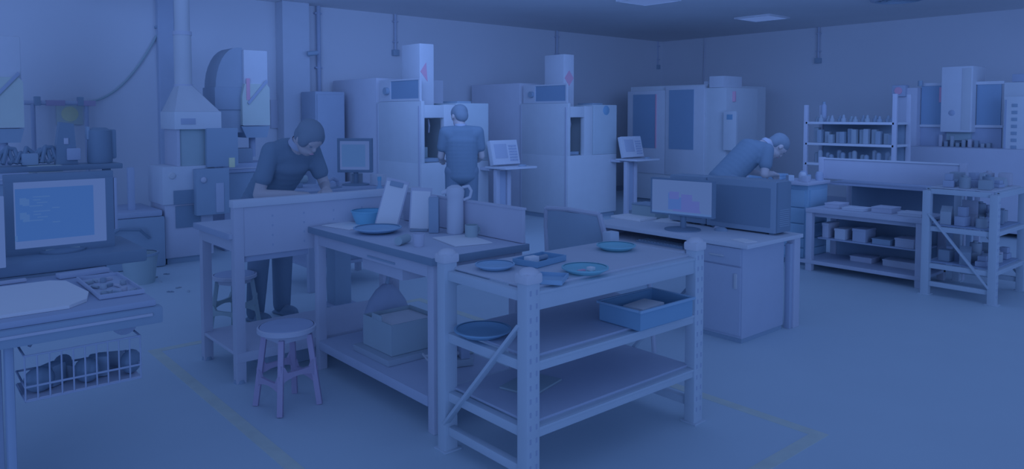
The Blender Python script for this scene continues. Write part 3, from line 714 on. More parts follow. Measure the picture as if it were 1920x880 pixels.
# things on top of the console monitor : a shelf of gear on the cabinet behind
t = T('equipment_shelf', 'dark shelf board running behind and just above the console monitor', 'shelf', (-.05, 4.12, 0))
MB().box(0, 1.0, .0, .22, ZMt+.035, ZMt+.06, .004).to('board', BLACK, t)
for a in (.05, .92): MB().box(a, a+.03, .02, .08, .8605, ZMt+.035, .004).to('upright', BLACK, t)
zt = ZMt+.0605
def gear(px, label, kind, h):
    x, _ = py_(px, 300, 4.2); t = T(kind, label, kind.replace('_', ' '), (x, 4.23, zt)); return t
g = gear(125, 'tall dark hand unit standing above the console monitor, tapered', 'handheld_unit', .2)
MB().prism([(-.045, 0), (.05, 0), (.045, .05), (.035, .20), (-.025, .21), (-.04, .10)], -.03, .03, 'y').to('body', BLACK, g)
MB().box(.0, .06, -.045, -.028, .02, .08, .01).to('grip', SLATE, g); MB().box(-.01, .01, -.034, -.028, .10, .13, .002).to('button', PALE, g)
g = gear(190, 'dark rounded canister above the right corner of the console monitor', 'canister', .2)
MB().lathe([(0, 0), (.055, 0), (.058, .01), (.055, .165), (.03, .18), (0, .18)]).to('body', BLACK, g); MB().box(.03, .075, -.02, .02, -.0+.02, .17, .01).to('handle', BLACK, g); MB().box(-.06, -.045, -.02, .02, .12, .185, .005).to('lug', DARK, g)
g = gear(50, 'jumble of dark cables and fittings above the left half of the monitor', 'cable_bundle', .1)
q = MB()
for i in range(9):
    a = -.12+i*.026; q.tube([(a, -.02, .012), (a+.02, 0, .06+.03*math.sin(i*2.1)), (a+.05, .01, .07+.02*math.cos(i)), (a+.07, -.01, .012)], .010)
q.to('cables', BLACK, g); MB().box(-.02, .05, -.03, .03, 0, .06, .01).to('connector', DARK, g)
g = gear(72, 'pale flat label strip lying on the shelf above the monitor', 'label_strip', .02); MB().box(-.05, .09, -.10, -.095, -.03, -.012, .001).box(-.05, .09, -.10, -.02, -.006, 0, .001).to('strip', OLIVE, g)
tag(MB().box(-.006, .006, -.16, .16, 0, .30, .004).box(-.03, .03, -.05, .05, 0, .01, .003).to('side_screen', STRIP, loc=(py_(5, 320, 3.70)[0]-.16, 3.70, .861), rz=R(90)), 'bright screen edge just visible at the left border', 'screen')
# on console surface
o = MB(); n = 14
pts = [(-.36, .03), (.24, .03), (.31, .10), (.34, .22), (.31, .50), (.26, .55), (-.36, .55)]
o.prism(pts, 0, .012, 'z'); tag(o.to('document_pad', PAPER, loc=(.28, 3.05, .791)), 'large white paper pad on the left console surface', 'paper')
t = T('parts_tray', 'cluttered tray of small parts right of the white pad on the console', 'tray', (.705, 3.34, .791))
MB().tray(-.075, .085, -.20, .22, 0, .02).to('pan', MID, t)
for i in range(14):
    q = MB(); k = i % 3
    if k == 0: q.cyl((0, 0, 0), (0, 0, .018), .012, seg=10)
    elif k == 1: q.box(-.016, .016, -.008, .008, 0, .012, .002)
    else: q.cyl((-.02, 0, .006), (.02, .004, .006), .006, seg=8)
    tag(q.to('small_part', CLUT[i % 5], loc=(.655+(i % 5)*.026, 3.18+(i//5)*.13+.03*(i % 2), .7975), rz=i), 'tiny metal part in the cluttered tray on the console', 'part', 'tiny parts in the console tray')
tag(MB().box(-.11, .11, -.015, .015, 0, .014, .004).to('ruler', PALE, loc=(.36, 3.70, .791), rz=R(4)), 'pale bar lying behind the white pad below the monitor', 'ruler')
tag(MB().box(-.10, .10, -.03, .03, 0, .02, .004).to('pale_case', MID, loc=(.68, 3.69, .791), rz=R(8)), 'pale flat case at the back right of the console surface', 'case')
t = T('red_button', 'small red knob on the console surface at the left edge', 'knob', (*pz(20, 510, .791), .791)); MB().lathe([(0, 0), (.018, 0), (.018, .012), (.024, .014), (.022, .024), (0, .026)]).to('cap', RED, t)

# ------------------------------------------------------------------ things on the long bench
H = .8405
def dish(name, label, px, py, z, r, h, m, cat, group=None, inner=None):
    x, y = pz(px, py, z)
    t = T(name, label, cat, (x, y, z), random.random()*3, group)
    MB().lathe([(0, .0), (r*.72, 0), (r*.9, h*.55), (r, h), (r*.96, h), (r*.86, h*.6), (r*.68, .006), (0, .006)], seg=36).to('shell', m, t)
    MB().lathe([(r*.95, h-.003), (r*1.03, h-.003), (r*1.03, h+.003), (r*.95, h+.003)], seg=36).to('rim', inner or m, t)
    return t
dish('plastic_basin', 'deep bright blue plastic basin at the back of the long workbench', 692, 420, H, .105, .08, BASIN, 'basin')
sheet(655, 424, H, .20, .26, R(10), 'white paper sheet under the blue dish at the left end of the long bench')
dish('plastic_dish', 'shallow blue dish on white paper on the long workbench', 708, 434, H+.006, .13, .022, PBLUE, 'dish')
sheet(866, 452, H, .21, .29, R(-12), 'white paper sheet alone on the near half of the long bench', th=.006)
def board(px, py, w, h, rz, lean, label, clip=True, sz=-.0):
    x, y = pz(px, py, H); t = T('clipboard', label, 'clipboard', (x, y, H), rz, 'clipboards standing on the long bench')
    mx = Matrix.Rotation(R(-lean), 4, 'X') @ Matrix.Rotation(R(sz), 4, 'Y')
    MB().box(-w/2, w/2, 0, .006, .01, h, .002, mx).to('board', PALE, t)
    MB().box(-w/2+.008, w/2-.008, -.003, 0, .012, h-.02, 0, mx).to('paper', PAPER, t)
    if clip: MB().box(-.04, .04, -.012, .004, h-.045, h-.015, .004, mx).to('clip', DARK, t)
    MB().box(-w/2+.01, w/2-.01, -.03, .03, 0, .012, .004).to('holder', CLUT[2], t)
board(723, 427, .14, .29, R(-46), 14, 'taller leaning clipboard with dark clip beside the blue basin', True, 12)
board(786, 433, .12, .245, R(-38), 6, 'shorter upright clipboard, nearer the white jug', False, 3)
x, y = pz(814, 436, H)
t = T('file_holder', 'dark upright file holder standing right of the clipboards', 'file holder', (x, y, H), R(-40)); MB().box(-.028, .028, -.03, .04, 0, .20, .006).to('body', DARK, t); MB().box(-.02, .02, -.02, .03, .2, .205, .001).to('papers', MID, t)
x, y = 2.43, 3.30
t = T('pitcher', 'white plastic jug with round handle standing against the bench board', 'jug', (x, y, H), R(-35))
MB().lathe([(0, 0), (.045, 0), (.048, .01), (.047, .15), (.046, .19), (.05, .21), (.052, .235), (.045, .255), (.02, .268), (0, .27)]).to('body', WHITE, t)
MB().tube([(.04, 0, .255), (.075, 0, .262), (.09, 0, .235), (.082, 0, .20), (.046, 0, .185)], .008).to('handle', WHITE, t)
MB().cyl((-.04, 0, .235), (-.075, 0, .225), .016, .01).to('spout', WHITE, t)
x, y = pz(884, 446, H)
t = T('dark_mug', 'small dark mug near the jug at the back of the long bench', 'mug', (x-.0, y, H)); MB().lathe([(0, 0), (.034, 0), (.036, .07), (.031, .07), (.03, .01), (0, .01)]).to('cup', GREEN, t); MB().tube([(.034, 0, .06), (.055, 0, .05), (.055, 0, .025), (.034, 0, .015)], .004).to('handle', GREEN, t)
x, y = pz(785, 462, H)
t = T('white_cup', 'small white cup in the middle of the long bench', 'cup', (x, y, H)); MB().lathe([(0, 0), (.026, 0), (.032, .065), (.029, .065), (.024, .006), (0, .006)]).to('cup_wall', PALE, t); MB().lathe([(0, .05), (.028, .05)]).to('drink', MID, t)
x, y = pz(757, 458, H)
t = T('hand_tool', 'small grey-green grinder lying beside the white cup on the bench', 'tool', (x, y, H), R(30)); MB().cyl((-.06, 0, .025), (.04, 0, .025), .022).to('body', GREEN, t); MB().cyl((.04, 0, .025), (.07, 0, .025), .014, .008).to('nose', SLATE, t)
x, y = pz(720, 415, H)
t = T('tape_roll', 'brownish roll of tape between the blue basin and blue dish', 'tape', (x+.0, y, H)); MB().lathe([(.022, 0), (.045, 0), (.045, .035), (.022, .035), (.022, 0)]).to('roll', CLUT[1], t); MB().lathe([(.019, 0), (.022, 0), (.022, .035), (.019, .035), (.019, 0)]).to('core', DRED, t)
t = T('small_bracket', 'small pale fitting on the left bench top near the post', 'fitting', (1.62, 4.28, H)); MB().box(-.05, .05, -.02, .02, 0, .008, .002).box(.03, .05, -.02, .02, 0, .06, .002).to('plate', PALE, t); MB().cyl((-.02, 0, .008), (-.02, 0, .02), .008).to('bolt', SLATE, t)

# under the long bench
zs_ = .1755
t = T('cardboard_carton', 'brown carton filled with white paper on the lower shelf of the long bench', 'box', (*pz(712, 655, .19), .235), 0)
t.location = (2.20, 3.50, .2105)
c = MB(); a, b, h = .155, .15, .17
c.tray(-a, a, -b, b, 0, h)
c.to('carton_walls', CARD, t); MB().box(-a+.01, a-.01, -b+.01, b-.01, .006, h-.02, .004).to('paper_fill', PAPER, t)
MB().box(-a-.002, -a+.004, -.05, .05, h-.002, h+.03, .001).to('flap', CARD, t)
t = T('flat_pallet', 'shallow cardboard tray that the brown carton sits on', 'tray', (2.20, 3.50, .176)); MB().box(-.20, .20, -.19, .19, 0, .034, .003).to('tray_body', CLUT[4], t)
t = T('face_shield', 'dark domed cover standing behind the brown carton', 'cover', (2.325, 3.855, .176), R(-30))
pr = [(.0, .30), (.03, .295), (.07, .26), (.11, .20), (.14, .12), (.15, .0)]
MB().lathe(pr[::-1]).to('dome', SLATE, t); MB().cyl((.0, 0, .30), (.01, 0, .345), .012).to('knob', DARK, t)
t = T('bench_vise', 'grey bench vise on the lower shelf near the rack post', 'vise', (2.28, 3.12, .176), R(-20)); MB().box(-.10, .10, -.05, .05, 0, .04, .006).to('base', CLUT[1], t); MB().box(-.09, -.03, -.05, .05, .04, .12, .006).to('jaw', SLATE, t); MB().box(.03, .08, -.05, .05, .04, .12, .006).to('jaw', SLATE, t); MB().cyl((-.15, 0, .06), (.03, 0, .06), .012).cyl((-.15, -.05, .06), (-.15, .05, .06), .006).to('screw', STEEL, t)
t = T('parts_carton', 'low pale box of fittings behind the vise on the lower shelf', 'box', (2.42, 3.30, .176)); MB().box(-.08, .08, -.10, .10, 0, .07, .004).to('body', OLIVE, t); MB().ball((-.02, .02, .08), .03).ball((.03, -.03, .08), .025).to('contents', SLATE, t)

# things on the near rack top
RZ = .8255
dish('plastic_dish', 'blue dish at the left of the near rack top behind the left post', 928, 504, RZ, .085, .02, PBLUE, 'dish')
x, y = pz(1012, 493, RZ)
t = T('parts_dish', 'dark blue tray with small items behind the middle of the near rack top', 'tray', (x, y, RZ), R(10)); MB().tray(-.11, .11, -.07, .07, 0, .028).to('pan', BIN, t)
tag(MB().box(-.03, .03, -.02, .02, 0, .03, .004).to('white_block', PAPER, loc=(x-.05, y, RZ+.0065)), 'small white block in the dark blue tray on the rack', 'block')
tag(MB().cyl((-.03, 0, .012), (.03, .01, .012), .012).to('round_bar', CLUT[2], loc=(x+.03, y+.01, RZ+.0065)), 'short dark bar in the dark blue tray on the rack', 'bar')
x, y = pz(1033, 527, RZ)
t = T('parts_dish', 'square mid-blue tray right behind the front post cap of the rack', 'tray', (x, y, RZ), R(35)); MB().tray(-.075, .075, -.06, .06, 0, .02).to('pan', PBLUE, t)
dish('plastic_dish', 'teal oval dish holding a tiny white piece on the near rack top', 1097, 511, RZ, .098, .022, TEAL, 'dish')
x, y = pz(1108, 506, RZ+.01); tag(MB().box(-.014, .014, -.014, .014, 0, .016, .003).to('white_piece', PAPER, loc=(x, y, RZ+.0065)), 'tiny white piece inside the teal dish', 'part')
x, y = pz(1090, 508, RZ+.01); tag(MB().box(-.02, .02, -.008, .008, 0, .008, .002).to('reddish_piece', RED, loc=(x, y, RZ+.0065)), 'tiny reddish piece inside the teal dish', 'part')
dish('plastic_dish', 'teal dish furthest back on the near rack top', 1155, 468, RZ, .095, .022, TEAL, 'dish')
# items on lower shelves of the near rack
x, y = pz(1228, 602, .551)
t = T('plastic_crate', 'deep blue rectangular bin with paper on the rack middle shelf', 'bin', (x, y+.05, .5515), 0)
MB().tray(-.19, .19, -.12, .12, 0, .09, .008, .008).to('bin_body', BIN, t)
r_ = MB()
for s in (-1, 1): r_.box(-.20, .20, s*.125-.006, s*.125+.006, .082, .094, .002).box(s*.194-.006, s*.194+.006, -.118, .118, .083, .0935, .002)
r_.to('rim', PBLUE, t)
tag(MB().box(-.09, .09, -.055, .055, 0, .065, .004).to('paper_bundle', PAPER, loc=(x-.02, y+.05, .56), rz=R(6)), 'white paper bundle lying inside the deep blue bin', 'paper')
dish('plastic_dish', 'blue dish on the middle shelf seen through the rack end', 905, 628, .551, .12, .025, BIN, 'dish')
tag(MB().box(-.12, .12, -.09, .09, 0, .010, .002).to('steel_plate', GREEN, loc=(2.2, 2.42, .286), rz=R(15)), 'thin grey plate lying on the lowest shelf of the near rack', 'plate')

# ------------------------------------------------------------------ right benches
def right_bench():
    t = T('workbench', 'pale workbench with upright board at the right, shelves of papers below', 'workbench', (6.76, 2.46, 0)); L = 1.05; H1 = .60
    MB().box(0, .55, 0, L, H1-.025, H1, .004).to('work_surface', TOPD, t); MB().box(-.008, .0, 0, L, H1-.035, H1+.002, .002).to('edge_band', PALE, t)
    for iy in (0, 1):
        MB().box(0.0, .06, iy*(L-.06), iy*(L-.06)+.06, 0, H1-.025, .004).to('leg', PALE, t); MB().box(.5, .55, iy*(L-.06), iy*(L-.06)+.06, 0, H1-.025, .004).to('leg', PALE, t)
    MB().box(.06, .10, .06, L-.06, H1-.08, H1-.026, .003).to('apron', PALE, t)
    MB().box(0, .55, .0, L+.05, .075, .10, .003).to('lower_shelf', SHELFB, t); MB().box(-.006, .0, .0, L+.05, .07, .105, .002).to('shelf_lip', PALE, t)
    MB().box(.12, .5, .06, L-.06, .30, .315, .002).to('middle_shelf', SLATE, t); MB().box(.51, .525, .06, L-.06, .10, H1-.03, .002).to('shade_panel', DARK, t)  # dark sheet at the back stands in for shade under the bench
    return t
right_bench()
def right_board_bench():
    t = T('workbench', 'taller pale workbench with long upright board behind the right bench', 'workbench', (7.40, 1.9, 0)); L = 2.0; Ht = .80
    ya, za = px_(1545, 307, 7.40); yb, zb = px_(1800, 318, 7.40)
    ya -= 1.9; yb -= 1.9
    MB().box(0, .03, yb, ya, .84, 1.045, .004).to('upright_board', PALE, t); MB().box(-.008, .036, yb-.01, ya+.01, 1.04, 1.055, .002).to('board_cap', WHITE, t)
    MB().box(0.03, .6, yb, ya, Ht-.02, Ht, .003).to('tabletop', SLATE, t)
    MB().box(-.015, .045, ya, ya+.05, 0, 1.06, .004).to('post', PALE, t); MB().box(-.015, .045, yb-.05, yb, 0, 1.06, .004).to('post', PALE, t)
    MB().box(.56, .6, ya-.03, ya+.02, 0, Ht-.02, .003).to('post', PALE, t); MB().box(.56, .6, yb, yb+.05, 0, Ht-.02, .003).to('post', PALE, t)
    MB().box(.05, .6, yb+.06, ya-.05, .2, .22, .003).to('lower_shelf', SLATE, t); MB().box(.53, .55, yb+.06, ya-.05, .22, Ht-.02, .002).to('shade_panel', DARK, t)  # dark sheet added to darken the space below the tabletop like shade
right_board_bench()
# items on right bench surface and shelves
k = 0
def clutter_box(x, y, z, dx, dy, dz, label, m, rz=0, name='parts_box', cat='box', grp=None):
    t = T(name, label, cat, (x, y, z), rz, grp); MB().box(-dx/2, dx/2, -dy/2, dy/2, 0, dz, .004).to('body', m, t)
    MB().box(-dx/2-.003, dx/2+.003, -dy/2-.003, dy/2+.003, dz*.82, dz+.002, .002).to('rim', m, t); return t
for i, (yy, dz, dy) in enumerate([(2.62, .03, .20), (2.88, .05, .18), (3.12, .025, .2), (3.34, .045, .14)]):
    clutter_box(6.98+.05*(i % 2), yy, .6005, .2, dy, dz, ['pale shallow box nearest the blue rack on the right bench', 'thicker pale box with dark slot on the right bench', 'thin pale folder on the right bench', 'small pale box at the far end of the right bench'][i], [WHITE, PALE, WHITE, PALE][i])
for i, (yy, dz, dy, m) in enumerate([(2.66, .08, .16, PALE), (2.86, .05, .16, DARK), (3.06, .12, .12, MID), (3.24, .10, .10, WHITE), (3.38, .14, .06, PALE)]):
    clutter_box(7.0, yy, .3155, .22, dy, dz, ['pale box on the middle shelf of the right bench, near end', 'flat dark box on the middle shelf of the right bench', 'grey box halfway along the middle shelf of the right bench', 'white box toward the far end of the middle shelf, right bench', 'narrow pale box at the far end of the middle shelf, right bench'][i], m)
for i, (yy, dz, dy, m) in enumerate([(2.75, .06, .30, WHITE), (3.10, .05, .2, PALE)]):
    clutter_box(7.12, yy, .1005, .18, dy, dz, ['long white tray on the bottom shelf of the right bench', 'short pale tray on the bottom shelf of the right bench'][i], m, name='flat_tray', cat='tray')
# drawer cabinet under the bending worker's table
def toolcab():
    t = T('drawer_cabinet', 'dark blue drawer cabinet serving as the table under the bending worker', 'cabinet', (6.95, 3.59, 0))
    MB().box(0, .40, 0, .80, .05, .80, .008).to('body', mat('blue_cabinet', (50, 84, 144)), t)
    MB().box(-.05, .42, -.02, .84, .80, .83, .005).to('top', PALE, t)
    MB().box(.02, .38, .02, .78, 0, .05, 0).to('plinth', BLACK, t)
    z = .08
    for h in (.10, .10, .14, .16, .18):
        d = MB().box(-.014, 0, .03, .77, z, z+h-.01, .003).to('drawer', mat('drawer_face', (52, 86, 146)), t); MB().box(-.024, -.014, .25, .6, z+h-.035, z+h-.025, .002).to('handle', PALE, d); z += h
        e = MB().box(.03, .37, -.012, 0, z-h, z-.01, .003).to('side_panel', mat('drawer_face', (52, 86, 146)), t)
toolcab()
t = T('blue_cloth', 'blue folded cloth on the table in front of the bending worker', 'cloth', (7.10, 4.09, .8305)); q = MB(); q.box(-.12, .12, -.18, .18, 0, .03, .014); q.box(-.10, .09, -.16, .15, .03, .055, .012); q.to('fold', PBLUE, t)
for i, (a, b) in enumerate([(1476, 338), (1489, 342), (1500, 332), (1512, 338), (1524, 330), (1530, 343)]):
    x, y = pz(a, b, .83); q = MB()
    if i % 2: q.lathe([(0, 0), (.035, 0), (.04, .06), (.03, .085), (.018, .09), (0, .09)])
    else: q.box(-.04, .04, -.03, .03, 0, .06, .008)
    x = 6.98+.27*((i*3) % 4)/3; y = 3.63+.085*(i//2)
    tag(q.to('workshop_container', [PALE, SLATE, DARK, WHITE, BLUEF, SLATE][i], loc=(x, y, .8305), rz=i), ['small pale box nearest the blue cloth', 'rounded grey pot beside the blue cloth', 'dark block among the pots right of the worker', 'white pot among the blocks right of the worker', 'pale blue block at the right end of the table', 'rounded grey pot at the right end of the table'][i], 'container')

# clutter on the right blue rack
for lvl, (z, n, hh) in enumerate([(.901, 13, .12), (.591, 11, .16), (.281, 11, .16)]):
    for i in range(n):
        x = 6.72+(i % 5)*.125+random.uniform(-.03, .03); y = 2.0+(i//5)*.13+random.uniform(-.02, .02); h = random.uniform(.45, 1)*hh
        q = MB(); kk = (i+lvl) % 4
        if kk == 0: q.box(-.05, .05, -.045, .045, 0, h, .008)
        elif kk == 1: q.cyl((0, 0, 0), (0, 0, h), .042, seg=14); q.cyl((0, 0, h), (0, 0, h+.015), .02, seg=10)
        elif kk == 2: q.box(-.05, .05, -.04, .04, 0, h*.5, .006); q.box(-.02, .04, -.03, .03, h*.5, h, .006)
        else: q.prism([(-.06, 0), (.06, 0), (.06, h*.4), (.0, h), (-.06, h*.7)], -.04, .04, 'y')
        tag(q.to('machine_part', CLUT[(i*2+lvl) % 5] if kk != 2 else SLATE, loc=(x, y, z), rz=random.uniform(-.25, .25)),
            'mixed machine part on the %s shelf of the right-edge blue rack' % ['top', 'middle', 'bottom'][lvl], 'machine part', 'machine parts on the %s shelf of the right rack' % ['top', 'middle', 'bottom'][lvl])
t = T('hanging_tag', 'pale rectangular card hanging under the top shelf of the right blue rack', 'card', (6.86, 2.14, .70)); MB().box(-.004, .004, -.06, .06, -.11, .09, .002).to('card', PALE, t); MB().cyl((0, 0, .09), (0, 0, .14), .003, seg=6).to('string', SLATE, t)

# ------------------------------------------------------------------ tool shelf behind
def tshelf():
    X0 = 9.0; ya = px_(1676, 250, X0)[0]; yb = px_(1510, 250, X0)[0]
    zs3 = [px_(1600, 229, X0)[1], px_(1600, 270, X0)[1], px_(1600, 309, X0)[1]]
    t = T('tool_shelf', 'white open shelving full of tool holders by the large right machine', 'shelf', (X0, ya, 0)); L = yb-ya
    for iy, y in enumerate((0, L)):
        top = 1.74 if iy == 0 else 1.62
        for dx in (0, .40): MB().box(dx, dx+.04, y-.025, y+.025, 0, top, .004).to('upright', PALE, t)
    for z in zs3+[.25]: MB().box(0, .44, .0, L, z-.03, z, .003).to('shelf_board', WHITE, t)
    MB().box(.42, .43, .02, L-.02, zs3[2], zs3[0], .001).to('back_sheet', DARK, t)
    return X0, ya, L, zs3
X0, ya, L, zs3 = tshelf()
for lvl, z in enumerate(zs3):
    for i in range(14):
        y = ya+.07+i*(L-.14)/13; h = random.uniform(.06, .09) if lvl == 0 else random.uniform(.10, .19); q = MB(); kk = (i*3+lvl) % 3
        if kk == 0: q.cyl((0, 0, 0), (0, 0, h*.5), .033, seg=12); q.cyl((0, 0, h*.5), (0, 0, h), .022, .012, seg=12)
        elif kk == 1: q.box(-.04, .04, -.03, .03, 0, h, .006)
        else: q.cyl((0, 0, 0), (0, 0, h*.8), .03, seg=12); q.ball((0, 0, h*.8), .03)
        tag(q.to('tool_holder', CLUT[random.choice([0, 2, 4, 0, 2])], loc=(X0+.12+.06*(i % 2), y, z+.0005)),
            'tool holder or small box standing on the %s board of the white shelving' % ['top', 'second', 'third'][lvl], 'tool holder', 'tool holders on the %s board of the white shelving' % ['top', 'second', 'third'][lvl])
y, z = px_(1525, 200, X0+.2)
t = T('spray_can', 'tall dark spray can standing at the left end of the white shelving', 'spray can', (X0+.28, ya+L-.1, zs3[0]+.0005)); MB().cyl((0, 0, 0), (0, 0, .20), .034).cyl((0, 0, .20), (0, 0, .225), .034, .02).to('can', SLATE, t); MB().cyl((0, 0, .225), (0, 0, .255), .02).to('cap', DARK, t)

# ------------------------------------------------------------------ bench behind bent worker: small monitor and clutter
SCR = glow('small_screen_glow', (60, 94, 150)); SCR2 = glow('small_screen_light', (72, 98, 156))
bx, by = 3.28, 5.98
monitor('computer_monitor', 'small square monitor on the bench behind the bent worker, tilted left', (bx, by, .86), R(-44), .27, .26, .14, .025, BLACK,
        {'base': SCR2, 'layers': [([(.06, .86, .10, .88, .0008)], SCR)]}, foot=.12)
items = [(618, 340, GREEN, 'dark green-grey power tool at the left of the cluttered bench', .10), (640, 338, SLATE, 'curved grey bracket on the cluttered bench by the monitor', .08), (662, 345, BIN, 'blue-grey spray bottle lying on the cluttered bench', .07), (690, 338, CLUT[0], 'brownish carton under the small square monitor', .09), (708, 352, WHITE, 'white box with dark square at the end of the cluttered bench', .10)]
for i, (a, b, m, lb, h) in enumerate(items):
    x, y = pz(a, b, .86); x = [2.82, 3.0, 3.06, 3.42, 3.44][i]; y = [6.1, 5.86, 6.18, 6.2, 5.84][i]
    t = T('bench_item', lb, ['power tool', 'bracket', 'spray bottle', 'carton', 'box'][i], (x, y, .8605), i*.4)
    if i == 0: MB().cyl((-.09, 0, .07), (.05, 0, .07), .035).to('body', m, t); MB().box(-.03, .01, -.02, .02, 0, .06, .008).to('grip', DARK, t)
    elif i == 1: MB().tube([(-.07, 0, .015), (-.05, 0, .07), (.0, 0, .085), (.06, 0, .06), (.07, 0, .015)], .015).to('hoop', m, t); MB().box(-.09, .09, -.03, .03, 0, .01, .002).to('base', DARK, t)
    elif i == 2: MB().lathe([(0, 0), (.035, 0), (.036, .12), (.012, .15), (.012, .17), (0, .17)]).to('bottle', m, t); MB().box(-.035, .012, -.01, .01, .165, .185, .004).to('trigger', PALE, t)
    else: MB().box(-.06, .06, -.05, .05, 0, h, .005).to('body', m, t); MB().box(-.02, .02, -.053, -.049, h*.3, h*.75, .001).to('label', SLATE, t)
t = T('blue_bottle', 'slim blue bottle standing by the worker hands on the bench', 'bottle', (2.93, 5.05, 0)); t.location = (*pz(606, 352, .8405), .8405)
t.location = (2.66, 4.50, .8405); MB().lathe([(0, 0), (.03, 0), (.032, .13), (.012, .17), (.012, .20), (0, .20)]).to('bottle_body', PBLUE, t); MB().cyl((0, 0, .2), (0, 0, .225), .014).to('cap', BASIN, t)

# dark pedestal seen under the benches
t = T('machine_pedestal', 'dark upright pedestal standing behind the left workbench', 'pedestal', (*pz(636, 572, 0), 0)); MB().box(-.07, .07, -.07, .07, 0, .55, .006).to('column', DARK, t); MB().box(-.11, .11, -.11, .11, 0, .02, .004).to('foot', SLATE, t); MB().box(-.12, .12, -.12, .12, .55, .57, .004).to('top_plate', SLATE, t)

# ------------------------------------------------------------------ people
def limb(m, pts, rs, n=5):
    for (a, b), (ra, rb) in zip(zip(pts[:-1], pts[1:]), zip(rs[:-1], rs[1:])):
        a, b = Vector(a), Vector(b); L = (b-a).length
        if L > 1e-5: m.cyl(a, b, ra, rb, seg=18)
        m.ball(a, ra, seg=16); m.ball(b, rb, seg=16)
def remesh(o, v, it=6):
    r = o.modifiers.new('remesh', 'REMESH'); r.mode = 'VOXEL'; r.voxel_size = v; r.use_smooth_shade = True
    s = o.modifiers.new('smooth', 'SMOOTH'); s.factor = .5; s.iterations = it
def hand(m, wrist, d, palm_n, thumb_side, curl=35, k=1.0):
    """wrist position, direction of the fingers, palm normal, side vector of the thumb"""
    d = Vector(d).normalized(); n = Vector(palm_n); n = (n-n.dot(d)*d).normalized(); s = d.cross(n)
    if s.dot(Vector(thumb_side)) < 0: s = -s
    w = Vector(wrist)
    for i, off in enumerate((.030, .010, -.010, -.029)):
        base = w+d*.085*k+s*off*k*.95; limb(m, [w+d*.01+s*off*.5*k, base], [.019*k, .0135*k])
        L = (.070, .078, .072, .056)[i]*k; r = (.0085, .0088, .0084, .0075)[i]*k
        p = base; ang = 0; seq = [p]
        for f in (.45, .30, .25):
            ang += R(curl)*(.6 if f == .45 else 1); dv = d*math.cos(ang)+n*math.sin(ang); p = p+dv*L*f; seq.append(p)
        limb(m, seq, [r*1.1, r, r*.92, r*.8])
    tb = w+d*.025*k+s*.022*k
    limb(m, [tb, tb+(d*.45+s*.7+n*.3)*.040*k, tb+(d*.85+s*.75+n*.5)*.062*k], [.015*k, .011*k, .0085*k])
def head_parts(m, hc, face, up, k=1.0):
    """face: direction the face looks, up: crown direction"""
    f = Vector(face).normalized(); u = Vector(up); u = (u-u.dot(f)*f).normalized(); s = f.cross(u)
    M = Matrix((s, f, u)).transposed().to_4x4(); c = Vector(hc)
    P = lambda a, b, z: c+s*a*k+f*b*k+u*z*k
    m.ball(c+u*.02*k, .1*k, (.80, .98, 1.02), 24, M); m.ball(P(0, .022, -.055), .07*k, (.82, .95, .95), 20, M); m.ball(P(0, .055, -.092), .028*k, (1, .8, .7), 14, M)
    m.ball(P(0, .098, -.018), .014*k, (.8, 1.1, 1.5), 12, M); m.ball(P(0, .092, .005), .010*k, (.8, .8, 2), 10, M)
    for a in (-1, 1): m.ball(P(a*.083, -.002, -.012), .026*k, (.35, .7, 1.15), 12, M); m.ball(P(a*.034, .080, .022), .016*k, (1.5, .6, .5), 10, M)
    m.ball(P(0, .090, -.058), .012*k, (2, .6, .45), 10, M)
    return M, P
